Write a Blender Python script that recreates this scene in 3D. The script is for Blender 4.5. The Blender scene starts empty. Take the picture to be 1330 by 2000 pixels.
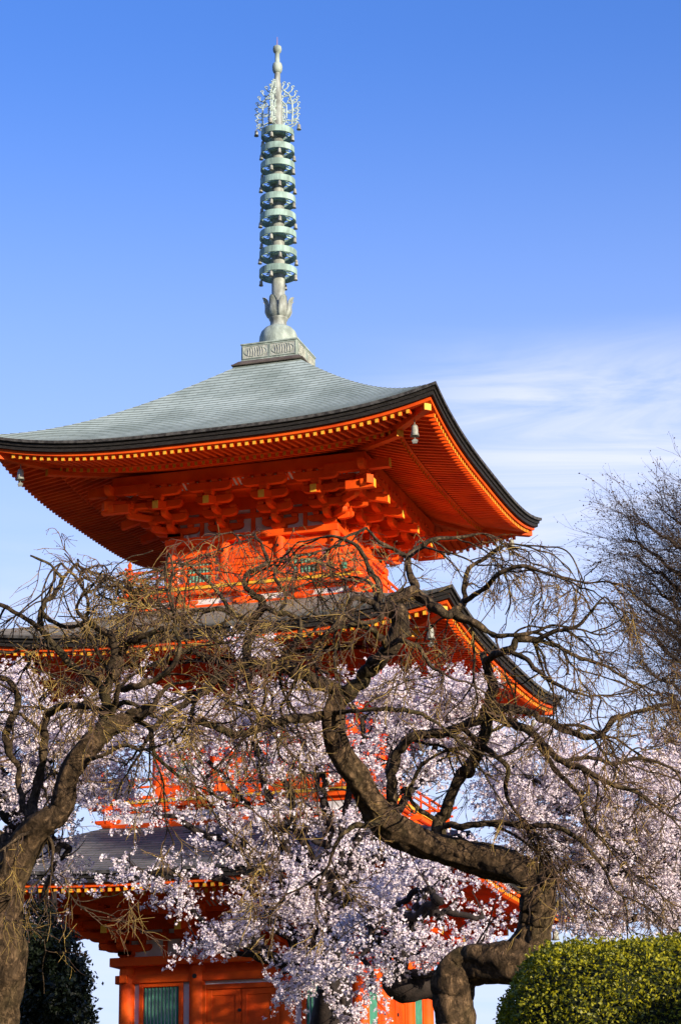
import bpy, math, random
import numpy as np
from mathutils import Vector, Matrix
SC = bpy.context.scene
COL = SC.collection
# ------------------------------------------------------------------ camera
CAM = Vector((16.3369, -48.8288, 1.7415))
FPX = 4431.439
YAW, PITCH, ROLL = 0.2947, 0.2987, -0.0127
_fw = Vector((-math.sin(YAW) * math.cos(PITCH), math.cos(YAW) * math.cos(PITCH), math.sin(PITCH)))
_rt = Vector((math.cos(YAW), math.sin(YAW), 0)); _up = _rt.cross(_fw)
RT = _rt * math.cos(ROLL) + _up * math.sin(ROLL)
UP = _up * math.cos(ROLL) - _rt * math.sin(ROLL)
FW = _fw
cd = bpy.data.cameras.new('camera'); cam = bpy.data.objects.new('camera', cd); COL.objects.link(cam)
cd.sensor_fit = 'VERTICAL'; cd.sensor_height = 36; cd.lens = FPX / 2000 * 36; cd.clip_end = 6000; cd.clip_start = 0.1
m = Matrix((RT, UP, -FW)).transposed().to_4x4(); m.translation = CAM
cam.matrix_world = m
SC.camera = cam

def at(u, v, dist):
    """point seen at photo pixel u,v at a given distance along the view axis"""
    return CAM + (FW + RT * ((u - 665) / FPX) + UP * ((1000 - v) / FPX)) * dist

# ------------------------------------------------------------------ light
SUN_AZ, SUN_EL = math.radians(60), math.radians(14.5)       # azimuth from -Y towards +X
S = Vector((math.sin(SUN_AZ) * math.cos(SUN_EL), -math.cos(SUN_AZ) * math.cos(SUN_EL), math.sin(SUN_EL)))
sd = bpy.data.lights.new('sun', 'SUN'); sd.energy = 4.9; sd.angle = math.radians(0.5); sd.color = (1.0, 0.86, 0.66)
so = bpy.data.objects.new('sun', sd); COL.objects.link(so); so.rotation_euler = S.to_track_quat('Z', 'Y').to_euler()
W = bpy.data.worlds.new('World'); SC.world = W; W.use_nodes = True
nt = W.node_tree; nt.nodes.clear()
def wn(t, **k):
    n = nt.nodes.new(t)
    for a, b in k.items(): setattr(n, a, b)
    return n
sky = wn('ShaderNodeTexSky', sky_type='NISHITA', sun_disc=False, sun_elevation=SUN_EL,
         sun_rotation=math.atan2(S.x, S.y), altitude=100, air_density=1.0, dust_density=0.6, ozone_density=3.0)
hsv = wn('ShaderNodeHueSaturation'); hsv.inputs['Saturation'].default_value = 1.22; hsv.inputs['Value'].default_value = 1.0
nt.links.new(sky.outputs[0], hsv.inputs['Color'])
tint = wn('ShaderNodeMix', data_type='RGBA', blend_type='MULTIPLY'); tint.inputs[0].default_value = 1
tint.inputs[7].default_value = (1.34, 1.02, 1.38, 1)
nt.links.new(hsv.outputs[0], tint.inputs[6])
tc = wn('ShaderNodeTexCoord')
mp = wn('ShaderNodeMapping'); mp.inputs['Rotation'].default_value = (0, 0, -YAW)
mp2 = wn('ShaderNodeMapping'); mp2.inputs['Scale'].default_value = (5.0, 5.0, 36.0); mp2.inputs['Rotation'].default_value = (0, math.radians(-3), 0); mp2.inputs['Location'].default_value = (2.7, 0, 1.3)
nz = wn('ShaderNodeTexNoise'); nz.inputs['Scale'].default_value = 1.25; nz.inputs['Detail'].default_value = 10; nz.inputs['Roughness'].default_value = .60; nz.inputs['Distortion'].default_value = .9
nt.links.new(tc.outputs['Generated'], mp.inputs[0]); nt.links.new(mp.outputs[0], mp2.inputs[0]); nt.links.new(mp2.outputs[0], nz.inputs[0])
cr = wn('ShaderNodeMapRange'); cr.inputs[1].default_value = .25; cr.inputs[2].default_value = .60
nt.links.new(nz.outputs[0], cr.inputs[0])
sep = wn('ShaderNodeSeparateXYZ'); nt.links.new(mp.outputs[0], sep.inputs[0])
# clouds fade in towards the right and towards the horizon
mx = wn('ShaderNodeMapRange', interpolation_type='SMOOTHSTEP'); mx.inputs[1].default_value = -0.03; mx.inputs[2].default_value = 0.10; nt.links.new(sep.outputs[0], mx.inputs[0])
mz = wn('ShaderNodeMapRange', interpolation_type='SMOOTHSTEP'); mz.inputs[1].default_value = .376; mz.inputs[2].default_value = .335; nt.links.new(sep.outputs[2], mz.inputs[0])
mb_ = wn('ShaderNodeMapRange', interpolation_type='SMOOTHSTEP'); mb_.inputs[1].default_value = .235; mb_.inputs[2].default_value = .295; nt.links.new(sep.outputs[2], mb_.inputs[0])
m0 = wn('ShaderNodeMath', operation='MULTIPLY'); nt.links.new(mx.outputs[0], m0.inputs[0]); nt.links.new(mb_.outputs[0], m0.inputs[1])
mu = wn('ShaderNodeMath', operation='MULTIPLY'); nt.links.new(m0.outputs[0], mu.inputs[0]); nt.links.new(mz.outputs[0], mu.inputs[1])
mlow = wn('ShaderNodeMapRange', interpolation_type='SMOOTHSTEP'); mlow.inputs[1].default_value = .32; mlow.inputs[2].default_value = .22; mlow.inputs[4].default_value = .45; nt.links.new(sep.outputs[2], mlow.inputs[0])
mmax = wn('ShaderNodeMath', operation='MAXIMUM'); nt.links.new(mu.outputs[0], mmax.inputs[0]); nt.links.new(mlow.outputs[0], mmax.inputs[1])
mf = wn('ShaderNodeMath', operation='MULTIPLY'); nt.links.new(cr.outputs[0], mf.inputs[0]); nt.links.new(mmax.outputs[0], mf.inputs[1])
hzr = wn('ShaderNodeMapRange', interpolation_type='SMOOTHSTEP'); hzr.inputs[1].default_value = .50; hzr.inputs[2].default_value = .16; hzr.inputs[4].default_value = .86; nt.links.new(sep.outputs[2], hzr.inputs[0])
mf2 = wn('ShaderNodeMath', operation='MULTIPLY'); nt.links.new(mf.outputs[0], mf2.inputs[0]); mf2.inputs[1].default_value = .85
hm = wn('ShaderNodeMix', data_type='RGBA'); nt.links.new(hzr.outputs[0], hm.inputs[0]); nt.links.new(tint.outputs[2], hm.inputs[6]); hm.inputs[7].default_value = (3.0, 3.75, 5.5, 1)
mix = wn('ShaderNodeMix', data_type='RGBA'); nt.links.new(mf2.outputs[0], mix.inputs[0]); nt.links.new(hm.outputs[2], mix.inputs[6])
mix.inputs[7].default_value = (4.3, 4.5, 5.5, 1)
bg = wn('ShaderNodeBackground'); bg.inputs[1].default_value = 0.15
nt.links.new(mix.outputs[2], bg.inputs[0]); out = wn('ShaderNodeOutputWorld'); nt.links.new(bg.outputs[0], out.inputs[0])
SC.view_settings.view_transform = 'Standard'; SC.view_settings.look = 'None'; SC.view_settings.gamma = 1
SC.view_settings.use_curve_mapping = False
SC.view_settings.exposure = 0.5
SC.render.engine = 'CYCLES'
SC.cycles.max_bounces = 5; SC.cycles.diffuse_bounces = 3; SC.cycles.transmission_bounces = 2; SC.cycles.glossy_bounces = 2
SC.cycles.use_denoising = True

# ------------------------------------------------------------------ materials
def mat(name, c1, c2=None, rough=.6, scale=4., bump=0., bscale=30., coord='Object', stretch=(1, 1, 1), c3=None, spec=.3, detail=6, lo=.38, hi=.62, trans=0.):
    M = bpy.data.materials.new(name); M.use_nodes = True; N = M.node_tree; b = N.nodes['Principled BSDF']
    b.inputs['Roughness'].default_value = rough; b.inputs['Specular IOR Level'].default_value = spec
    t = N.nodes.new('ShaderNodeTexCoord'); mpn = N.nodes.new('ShaderNodeMapping'); mpn.inputs['Scale'].default_value = stretch
    N.links.new(t.outputs[coord], mpn.inputs[0])
    if c2 is None: c2 = tuple(x * .8 for x in c1)
    n = N.nodes.new('ShaderNodeTexNoise'); n.inputs['Scale'].default_value = scale; n.inputs['Detail'].default_value = detail
    N.links.new(mpn.outputs[0], n.inputs[0])
    r = N.nodes.new('ShaderNodeValToRGB'); N.links.new(n.outputs[0], r.inputs[0])
    r.color_ramp.elements[0].position = lo; r.color_ramp.elements[0].color = (*c2, 1)
    r.color_ramp.elements[1].position = hi; r.color_ramp.elements[1].color = (*c1, 1)
    if c3 is not None:
        e = r.color_ramp.elements.new((lo + hi) / 2 + .06); e.color = (*c3, 1)
    N.links.new(r.outputs[0], b.inputs['Base Color'])
    if bump:
        n2 = N.nodes.new('ShaderNodeTexNoise'); n2.inputs['Scale'].default_value = bscale; n2.inputs['Detail'].default_value = 5
        N.links.new(mpn.outputs[0], n2.inputs[0]); bp = N.nodes.new('ShaderNodeBump'); bp.inputs['Strength'].default_value = bump; bp.inputs['Distance'].default_value = .02
        N.links.new(n2.outputs[0], bp.inputs['Height']); N.links.new(bp.outputs[0], b.inputs['Normal'])
    if trans:
        o = N.nodes['Material Output']; tr = N.nodes.new('ShaderNodeBsdfTranslucent'); ms = N.nodes.new('ShaderNodeMixShader'); ms.inputs[0].default_value = trans
        N.links.new(r.outputs[0], tr.inputs[0]); N.links.new(b.outputs[0], ms.inputs[1]); N.links.new(tr.outputs[0], ms.inputs[2]); N.links.new(ms.outputs[0], o.inputs[0])
    return M

VER = mat('vermilion_paint', (.93, .118, .007), (.66, .060, .005), .62, 1.6, .25, 26, spec=.18, c3=(.88, .100, .006), detail=10, lo=.30, hi=.66)
YEL = mat('ochre_paint', (.84, .48, .035), (.76, .40, .03), .55, 6)
WHT = mat('white_plaster', (.74, .72, .70), (.62, .60, .58), .8, 3, .1, 60)
GRN = mat('green_lattice_paint', (.03, .25, .16), (.02, .17, .11), .5, 6)
DRK = mat('dark_interior', (.012, .012, .012), None, .8)
IRON = mat('black_iron', (.02, .018, .016), None, .5)
COP = mat('copper_patina', (.42, .50, .43), (.24, .29, .25), .65, 6, .35, 30, c3=(.36, .43, .37), stretch=(1, 1, .5))
COPL = mat('copper_patina_green', (.36, .53, .46), (.20, .29, .25), .6, 6, .2, 30, stretch=(1, 1, .3))
BRZ = mat('grey_bronze', (.42, .46, .41), (.20, .215, .19), .6, 7, .4, 25, c3=(.33, .365, .325), stretch=(1, 1, .45))
BELL = mat('bell_metal', (.42, .44, .37), (.22, .22, .19), .5, 14, .2, 60)
PANEL = mat('relief_panel', (.50, .52, .45), (.30, .32, .28), .7, 9, .5, 30, stretch=(2.2, 2.2, .7))
FLASH = mat('brown_flashing', (.14, .115, .095), (.09, .07, .06), .7, 5, .3, 30)
FAS = mat('dark_bark_fascia', (.030, .026, .023), (.012, .010, .009), .7, 7, .6, 40, stretch=(1, 1, 6))
EDGE = mat('worn_tile_edge', (.10, .095, .085), (.028, .025, .022), .7, 9, .6, 40)
STONE = mat('stone', (.36, .34, .31), (.24, .23, .21), .85, 3, .5, 20)

def tile_mat(name, ca, cb, mortar, stain):
    M = bpy.data.materials.new(name); M.use_nodes = True; N = M.node_tree; b = N.nodes['Principled BSDF']; b.inputs['Roughness'].default_value = .7
    b.inputs['Specular IOR Level'].default_value = .25
    uv = N.nodes.new('ShaderNodeTexCoord'); br = N.nodes.new('ShaderNodeTexBrick')
    br.inputs['Scale'].default_value = 1; br.inputs['Brick Width'].default_value = 3.4; br.inputs['Row Height'].default_value = 1
    br.inputs['Mortar Size'].default_value = .045; br.inputs['Mortar Smooth'].default_value = .3; br.offset = .5
    br.inputs['Color1'].default_value = (*ca, 1); br.inputs['Color2'].default_value = (*cb, 1); br.inputs['Mortar'].default_value = (*mortar, 1)
    N.links.new(uv.outputs['UV'], br.inputs['Vector'])
    n = N.nodes.new('ShaderNodeTexNoise'); n.inputs['Scale'].default_value = .8; n.inputs['Detail'].default_value = 8; n.inputs['Roughness'].default_value = .65; N.links.new(uv.outputs['Object'], n.inputs[0])
    r = N.nodes.new('ShaderNodeValToRGB'); r.color_ramp.elements[0].position = .35; r.color_ramp.elements[0].color = (*stain, 1); r.color_ramp.elements[1].position = .62; r.color_ramp.elements[1].color = (1, 1, 1, 1)
    N.links.new(n.outputs[0], r.inputs[0])
    mxx = N.nodes.new('ShaderNodeMix'); mxx.data_type = 'RGBA'; mxx.blend_type = 'MULTIPLY'; mxx.inputs[0].default_value = 1
    N.links.new(br.outputs[0], mxx.inputs[6]); N.links.new(r.outputs[0], mxx.inputs[7]); N.links.new(mxx.outputs[2], b.inputs['Base Color'])
    return M
TILE3 = tile_mat('green_copper_shingles', (.50, .59, .52), (.43, .52, .455), (.19, .24, .21), (.60, .62, .60))
TILE2 = tile_mat('weathered_brown_shingles', (.47, .40, .31), (.34, .29, .23), (.09, .075, .06), (.66, .66, .66))
TILE1 = tile_mat('dark_grey_shingles', (.22, .20, .19), (.15, .14, .14), (.035, .035, .035), (.6, .62, .68))

LIP = mat('shingle_butts', (.11, .125, .11), (.06, .07, .06), .8, 3)
# ------------------------------------------------------------------ mesh helper
class MB:
    def __init__(s): s.v = []; s.f = []; s.m = []; s.uv = None
    def quadbox(s, p, mi=0, mis=None):
        """p: 8 points, bottom loop 0-3 then top loop 4-7"""
        k = len(s.v); s.v += [tuple(q) for q in p]
        F = [(3, 2, 1, 0), (4, 5, 6, 7), (0, 1, 5, 4), (1, 2, 6, 5), (2, 3, 7, 6), (3, 0, 4, 7)]
        for i, f in enumerate(F): s.f.append(tuple(k + j for j in f)); s.m.append(mis[i] if mis else mi)
        return s
    def box(s, x0, x1, y0, y1, z0, z1, mi=0, mis=None):
        return s.quadbox([(x0, y0, z0), (x1, y0, z0), (x1, y1, z0), (x0, y1, z0), (x0, y0, z1), (x1, y0, z1), (x1, y1, z1), (x0, y1, z1)], mi, mis)
    def beam(s, a, b, w, h, mi=0, end=None):
        a = Vector(a); b = Vector(b); d = (b - a).normalized(); sd_ = d.cross(Vector((0, 0, 1))).normalized() * (w / 2); u = Vector((0, 0, h / 2))
        p = [a - sd_ - u, a + sd_ - u, b + sd_ - u, b - sd_ - u, a - sd_ + u, a + sd_ + u, b + sd_ + u, b - sd_ + u]
        e = mi if end is None else end
        return s.quadbox(p, mi, [mi, mi, mi, mi, e, mi])
    def prism(s, prof, fn, t0, t1, mi=0):
        """prof: list of (a,b); fn(a,b,t)->point; extrudes in t"""
        k = len(s.v); n = len(prof)
        s.v += [tuple(fn(a, b, t0)) for a, b in prof] + [tuple(fn(a, b, t1)) for a, b in prof]
        s.f.append(tuple(range(k + n - 1, k - 1, -1))); s.f.append(tuple(range(k + n, k + 2 * n))); s.m += [mi, mi]
        for i in range(n):
            j = (i + 1) % n; s.f.append((k + i, k + j, k + n + j, k + n + i)); s.m.append(mi)
        return s
    def tube(s, pts, rad, n=8, mi=0, cap=True):
        pts = [Vector(p) for p in pts]; k = len(s.v); L = len(pts); prev = None
        for i, p in enumerate(pts):
            d = (pts[min(i + 1, L - 1)] - pts[max(i - 1, 0)])
            if d.length < 1e-9: d = Vector((0, 0, 1))
            d.normalize()
            if prev is None: a = d.orthogonal().normalized()
            else:
                a = prev - d * prev.dot(d); a = a.normalized() if a.length > 1e-6 else d.orthogonal().normalized()
            prev = a; b = d.cross(a); r = rad[i] if hasattr(rad, '__len__') else rad
            for j in range(n):
                t = 2 * math.pi * j / n; s.v.append(tuple(p + (a * math.cos(t) + b * math.sin(t)) * r))
        for i in range(L - 1):
            for j in range(n):
                j2 = (j + 1) % n; s.f.append((k + i * n + j, k + i * n + j2, k + (i + 1) * n + j2, k + (i + 1) * n + j)); s.m.append(mi)
        if cap:
            s.f.append(tuple(k + j for j in range(n - 1, -1, -1))); s.f.append(tuple(k + (L - 1) * n + j for j in range(n))); s.m += [mi, mi]
        return s
    def lathe(s, prof, n=24, c=(0, 0, 0), mi=0, close=False):
        k = len(s.v); L = len(prof)
        for r, z in prof:
            for j in range(n):
                t = 2 * math.pi * j / n; s.v.append((c[0] + r * math.cos(t), c[1] + r * math.sin(t), c[2] + z))
        for i in range(L if close else L - 1):
            i2 = (i + 1) % L
            for j in range(n):
                j2 = (j + 1) % n; s.f.append((k + i * n + j, k + i * n + j2, k + i2 * n + j2, k + i2 * n + j)); s.m.append(mi)
        return s
    def build(s, name, mats, parent=None, smooth=False, bev=0):
        me = bpy.data.meshes.new(name); me.from_pydata(s.v, [], s.f)
        for x in (mats if isinstance(mats, (list, tuple)) else [mats]): me.materials.append(x)
        if any(s.m): me.polygons.foreach_set('material_index', s.m)
        if smooth: me.polygons.foreach_set('use_smooth', [True] * len(me.polygons))
        if s.uv is not None:
            l = me.uv_layers.new(name='UVMap'); l.data.foreach_set('uv', np.array(s.uv, dtype=np.float32).ravel())
        me.update()
        o = bpy.data.objects.new(name, me); COL.objects.link(o)
        if parent is not None: o.parent = parent
        if bev:
            md = o.modifiers.new('bevel', 'BEVEL'); md.width = bev; md.segments = 1; md.limit_method = 'ANGLE'
        return o

def thing(name, label, cat, loc=(0, 0, 0), group=None):
    o = bpy.data.objects.new(name, None); COL.objects.link(o); o.location = loc; o.empty_display_size = .2
    o['label'] = label; o['category'] = cat
    if group: o['group'] = group
    return o
def copy_part(o, parent, rz=0.):
    c = o.copy(); COL.objects.link(c); c.parent = parent; c.rotation_euler = (0, 0, rz)
    return c
def mesh_np(name, V, F, mt, parent=None, smooth=False):
    """V (n,3), F (m,k) int"""
    me = bpy.data.meshes.new(name); V = np.asarray(V, np.float32); F = np.asarray(F, np.int32); k = F.shape[1]
    me.vertices.add(len(V)); me.vertices.foreach_set('co', V.ravel())
    me.loops.add(F.size); me.loops.foreach_set('vertex_index', F.ravel())
    me.polygons.add(len(F)); me.polygons.foreach_set('loop_start', np.arange(0, F.size, k, dtype=np.int32)); me.polygons.foreach_set('loop_total', np.full(len(F), k, np.int32))
    if smooth: me.polygons.foreach_set('use_smooth', np.ones(len(F), bool))
    me.update(calc_edges=True); me.validate(); me.materials.append(mt)
    o = bpy.data.objects.new(name, me); COL.objects.link(o)
    if parent is not None: o.parent = parent
    return o

# ------------------------------------------------------------------ terrain
def ground_z(x, y):
    d = (Vector((x, y, 0)) - Vector((CAM.x, CAM.y, 0))).dot(Vector((-math.sin(YAW), math.cos(YAW), 0)))
    return float(np.interp(d, [-50, 5, 12.5, 20, 30, 43, 400], [0.14, .14, 1.55, 2.1, 2.9, 3.6, 3.6]))
g = MB(); NG = 90
xs = np.sign(np.linspace(-1, 1, NG)) * np.abs(np.linspace(-1, 1, NG)) ** 3.2 * 3000
for iy in range(NG):
    for ix in range(NG):
        X = CAM.x + xs[ix]; Y = CAM.y + 20 + xs[iy]
        g.v.append((X, Y, ground_z(X, Y)))
for iy in range(NG - 1):
    for ix in range(NG - 1):
        k = iy * NG + ix; g.f.append((k, k + 1, k + NG + 1, k + NG)); g.m.append(0)
GR = g.build('ground', mat('mossy_earth', (.085, .075, .035), (.04, .045, .018), .95, .6, .4, 6)); GR['kind'] = 'structure'

hb_ = MB(); NA, NRr = 120, 7  # unseen hill ring, added to block low sky light from the eave undersides
for i in range(NA):
    a = 2 * math.pi * i / NA
    rel = (a - math.radians(90) - YAW + math.pi) % (2 * math.pi) - math.pi      # angle from the view direction, + is left
    el = 19 * min(1, max(0, (abs(rel) - math.radians(20)) / math.radians(18)))
    sunrel = (a - (math.radians(-90) + SUN_AZ) + math.pi) % (2 * math.pi) - math.pi
    el = min(el, 6 + 15 * min(1, max(0, (abs(sunrel) - math.radians(12)) / math.radians(22))))
    el *= .9 + .1 * math.sin(7 * a) + .05 * math.sin(23 * a)
    for j in range(NRr):
        r = 110 + j * 28; t = min(1, j / 4); hb_.v.append((r * math.cos(a), r * math.sin(a) - 15, -1.5 + (r * math.tan(math.radians(el))) * (3 * t * t - 2 * t ** 3) * (1 if j < 5 else .9 - .2 * (j - 5))))
for i in range(NA):
    i2 = (i + 1) % NA
    for j in range(NRr - 1): hb_.f.append((i * NRr + j, i * NRr + j + 1, i2 * NRr + j + 1, i2 * NRr + j)); hb_.m.append(0)
HL = hb_.build('added_hills', mat('added_wooded_hillside', (.05, .06, .025), (.02, .03, .012), .95, .25, .8, 1.5), smooth=True); HL['kind'] = 'structure'

# ------------------------------------------------------------------ pagoda
PZ = 3.6
PAG = thing('pagoda', 'tall vermilion three-storied wooden pagoda with green copper top roof and bronze spire', 'pagoda', (0, 0, 0))
H90 = math.pi / 2

def ring4(o, parent):
    for k in (1, 2, 3): copy_part(o, parent, k * H90)

def arm(mb, c, along, L, h, w, z, mi=0):
    """bracket arm: bar with its lower ends rounded up. c=(x,y); along 'x' or 'y'"""
    r = min(h * .95, .16); prof = [(-L / 2, h), (L / 2, h), (L / 2, h * .62)]
    for i in range(1, 4):
        t = i / 4 * math.pi / 2; prof.append((L / 2 - r * (1 - math.cos(t)), h * .62 * (1 - math.sin(t))))
    prof.append((L / 2 - r, 0)); prof.append((-L / 2 + r, 0))
    for i in range(3, 0, -1):
        t = i / 4 * math.pi / 2; prof.append((-L / 2 + r * (1 - math.cos(t)), h * .62 * (1 - math.sin(t))))
    prof.append((-L / 2, h * .62))
    if along == 'x': fn = lambda a, b, t: (c[0] + a, c[1] + t, z + b)
    elif along == 'y': fn = lambda a, b, t: (c[0] - t, c[1] + a, z + b)
    else:
        ux, uy = along; fn = lambda a, b, t: (c[0] + ux * a - uy * t, c[1] + uy * a + ux * t, z + b)
    mb.prism(prof, fn, -w / 2, w / 2, mi)
def block(mb, x, y, z, s=.10, h=.10, mi=0):
    s2 = s * .68
    mb.quadbox([(x - s2, y - s2, z), (x + s2, y - s2, z), (x + s2, y + s2, z), (x - s2, y + s2, z),
                (x - s, y - s, z + h * .42), (x + s, y - s, z + h * .42), (x + s, y + s, z + h * .42), (x - s, y + s, z + h * .42)], mi)
    mb.box(x - s, x + s, y - s, y + s, z + h * .42, z + h, mi)

def bracket_set(s, b, zp, parent):
    """three-stepped bracket on column at lateral s, wall line y=-b, plate top zp"""
    mb = MB(); d = [0, .40, .78, 1.13]
    block(mb, s, -b, zp, .17, .15)
    arm(mb, (s, -b), 'x', .86, .15, .14, zp + .14)
    for q in (-.35, 0, .35): block(mb, s + q, -b, zp + .29, .075, .09)
    arm(mb, (s, -b + .02), 'y', 2 * (d[1] + .14), .14, .12, zp + .15)
    block(mb, s, -b - d[1], zp + .29, .085, .10)
    arm(mb, (s, -b - d[1]), 'x', .84, .17, .15, zp + .36)
    for q in (-.32, .32): block(mb, s + q, -b - d[1], zp + .53, .075, .09)
    arm(mb, (s, -b + .02), 'y', 2 * (d[2] + .12), .14, .12, zp + .385)
    block(mb, s, -b - d[2], zp + .525, .085, .09)
    arm(mb, (s, -b - d[2]), 'x', .88, .17, .15, zp + .575)
    for q in (-.34, 0, .34): block(mb, s + q, -b - d[2], zp + .745, .07, .08)
    # block under the outermost arm
    block(mb, s, -b - d[3], zp + .66, .10, .13)
    mb.build('bracket', VER, parent, bev=.008)
    mb = MB(); arm(mb, (s, -b - d[3]), 'x', 1.06, .18, .15, zp + .77)
    for q in (-.40, -.135, .135, .40): block(mb, s + q, -b - d[3], zp + .94, .075, .08)
    o = mb.build('outer_arm', VER, parent, bev=.008)
    t = MB(); y1 = -b - d[3] - .23
    t.beam((s, y1, zp + .50), (s, -b + .1, zp + .86), .15, .19, 0)
    t.m[-2] = t.m[-2]
    o2 = t.build('tail_beam', [VER, YEL], parent, bev=.006)
    # yellow end: the face lying furthest out
    me = o2.data
    for p in me.polygons:
        if all(abs(me.vertices[v].co.y - y1) < 1e-4 for v in p.vertices): p.material_index = 1
    return

def storey_brackets(b, b2, zp, parent):
    """the bracket sets of one side at +-b and +-b2 plus the corner set, then copied to four sides"""
    made = []
    n0 = set(COL.objects)
    for s in (-b2, b2): bracket_set(s, b, zp, parent)
    # corner set halves: arms continue past the corner
    bracket_set(-b + .001, b, zp, parent); bracket_set(b, b - .002, zp, parent)
    c = MB(); q = 2 ** -.5
    for L, z in ((.66, .15), (1.26, .385), (1.75, .60)):
        arm(c, (b, -b), (q, -q), 2 * L, .14, .13, zp + z + .003)
    for L in (.57, 1.1, 1.6): block(c, b + L * q, -b - L * q, zp + {.57: .30, 1.1: .53, 1.6: .745}[L], .10, .1)
    for y, z, zz in ((-b - .78, .62, .12),):
        c.beam((b - .2, y, zp + z + .06), (b + 1.0, y, zp + z + .06), .12, .13)
        c.beam((-y - 0, -b + .2, zp + z + .061), (-y, -b - 1.0, zp + z + .061), .12, .13)
    c.build('corner_bracket', VER, parent, bev=.008)
    new = [o for o in COL.objects if o not in n0]
    for o in new: ring4(o, parent)
    for sx in (1, -1):
        for sy in (1, -1):
            t = MB(); E_ = set()
            for x1, y_, z_, x0, w_, h_ in ((1.37, -1.16, .53, .70, .15, .20), (1.72, -1.135, .97, .2, .16, .21)):
                t.beam((sx * (b + x1), sy * (-b + y_), zp + z_), (sx * (b + x0), sy * (-b + y_), zp + z_), w_, h_)
            t.beam((sx * (b + 1.3), -sy * (b + 1.3), zp + .60), (sx * (b + .2), -sy * (b + .2), zp + .86), .17, .2)
            o = t.build('tail_beam', [VER, YEL], parent, bev=.006)
            for p in o.data.polygons:
                if sx * p.center.x > b + 1.36 and sx * p.normal.x > .9: p.material_index = 1
            # curved beam ends towards the other side
            t = MB(); arm(t, (sx * (b + 1.13), sy * (-b - 1.25)), 'y', .5, .20, .15, zp + .84); arm(t, (sx * (b + 1.13), sy * (-b - 1.1)), 'y', .4, .17, .14, zp + .45)
            t.build('corner_bracket', VER, parent, bev=.006)

def wall_band(b, zp, parent):
    """white plaster and beams between the brackets"""
    w = MB(); w.box(-b + .02, b - .02, -b + .02, -b + .06, zp, zp + .66)
    o = w.build('plaster_band', WHT, parent); ring4(o, parent)
    m_ = MB()
    m_.box(-b - .02, b + .02, -b - .03, -b + .015, zp + .38, zp + .50); m_.box(-b - .02, b + .02, -b - .03, -b + .014, zp + .60, zp + 1.25)
    for k in np.linspace(-b, b, 7)[1::2]:
        m_.box(k - .05, k + .05, -b - .02, -b + .013, zp + .005, zp + .379)
        m_.box(k - .07, k + .07, -b - .025, -b + .012, zp + .505, zp + .598)
    # purlins carried by the outer steps
    m_.box(-b - .78, b + .78, -b - .83, -b - .73, zp + .83, zp + .93)
    m_.box(-b - 1.13, b + 1.13, -b - 1.15, -b - 1.03, zp + 1.022, zp + 1.30)
    o = m_.build('purlin', VER, parent, bev=.006); ring4(o, parent)
    # little sloped ceiling with white boards between the two purlins
    c = MB(); y0, y1, z0, z1 = -b - .80, -b - 1.10, zp + .93, zp + 1.03
    c.quadbox([(-b - .8, y1, z1), (b + .8, y1, z1), (b + .8, y0, z0), (-b - .8, y0, z0), (-b - .8, y1, z1 + .02), (b + .8, y1, z1 + .02), (b + .8, y0, z0 + .02), (-b - .8, y0, z0 + .02)], 1)
    for x in np.arange(-b - .7, b + .7, .11): c.beam((x, y1, z1 - .012), (x, y0, z0 - .012), .045, .03, 0)
    c.box(-b - .75, b + .75, -b - .75, -b - .03, zp + .90, zp + .93, 0)
    o = c.build('eave_ceiling', [VER, WHT], parent); ring4(o, parent)

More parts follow.
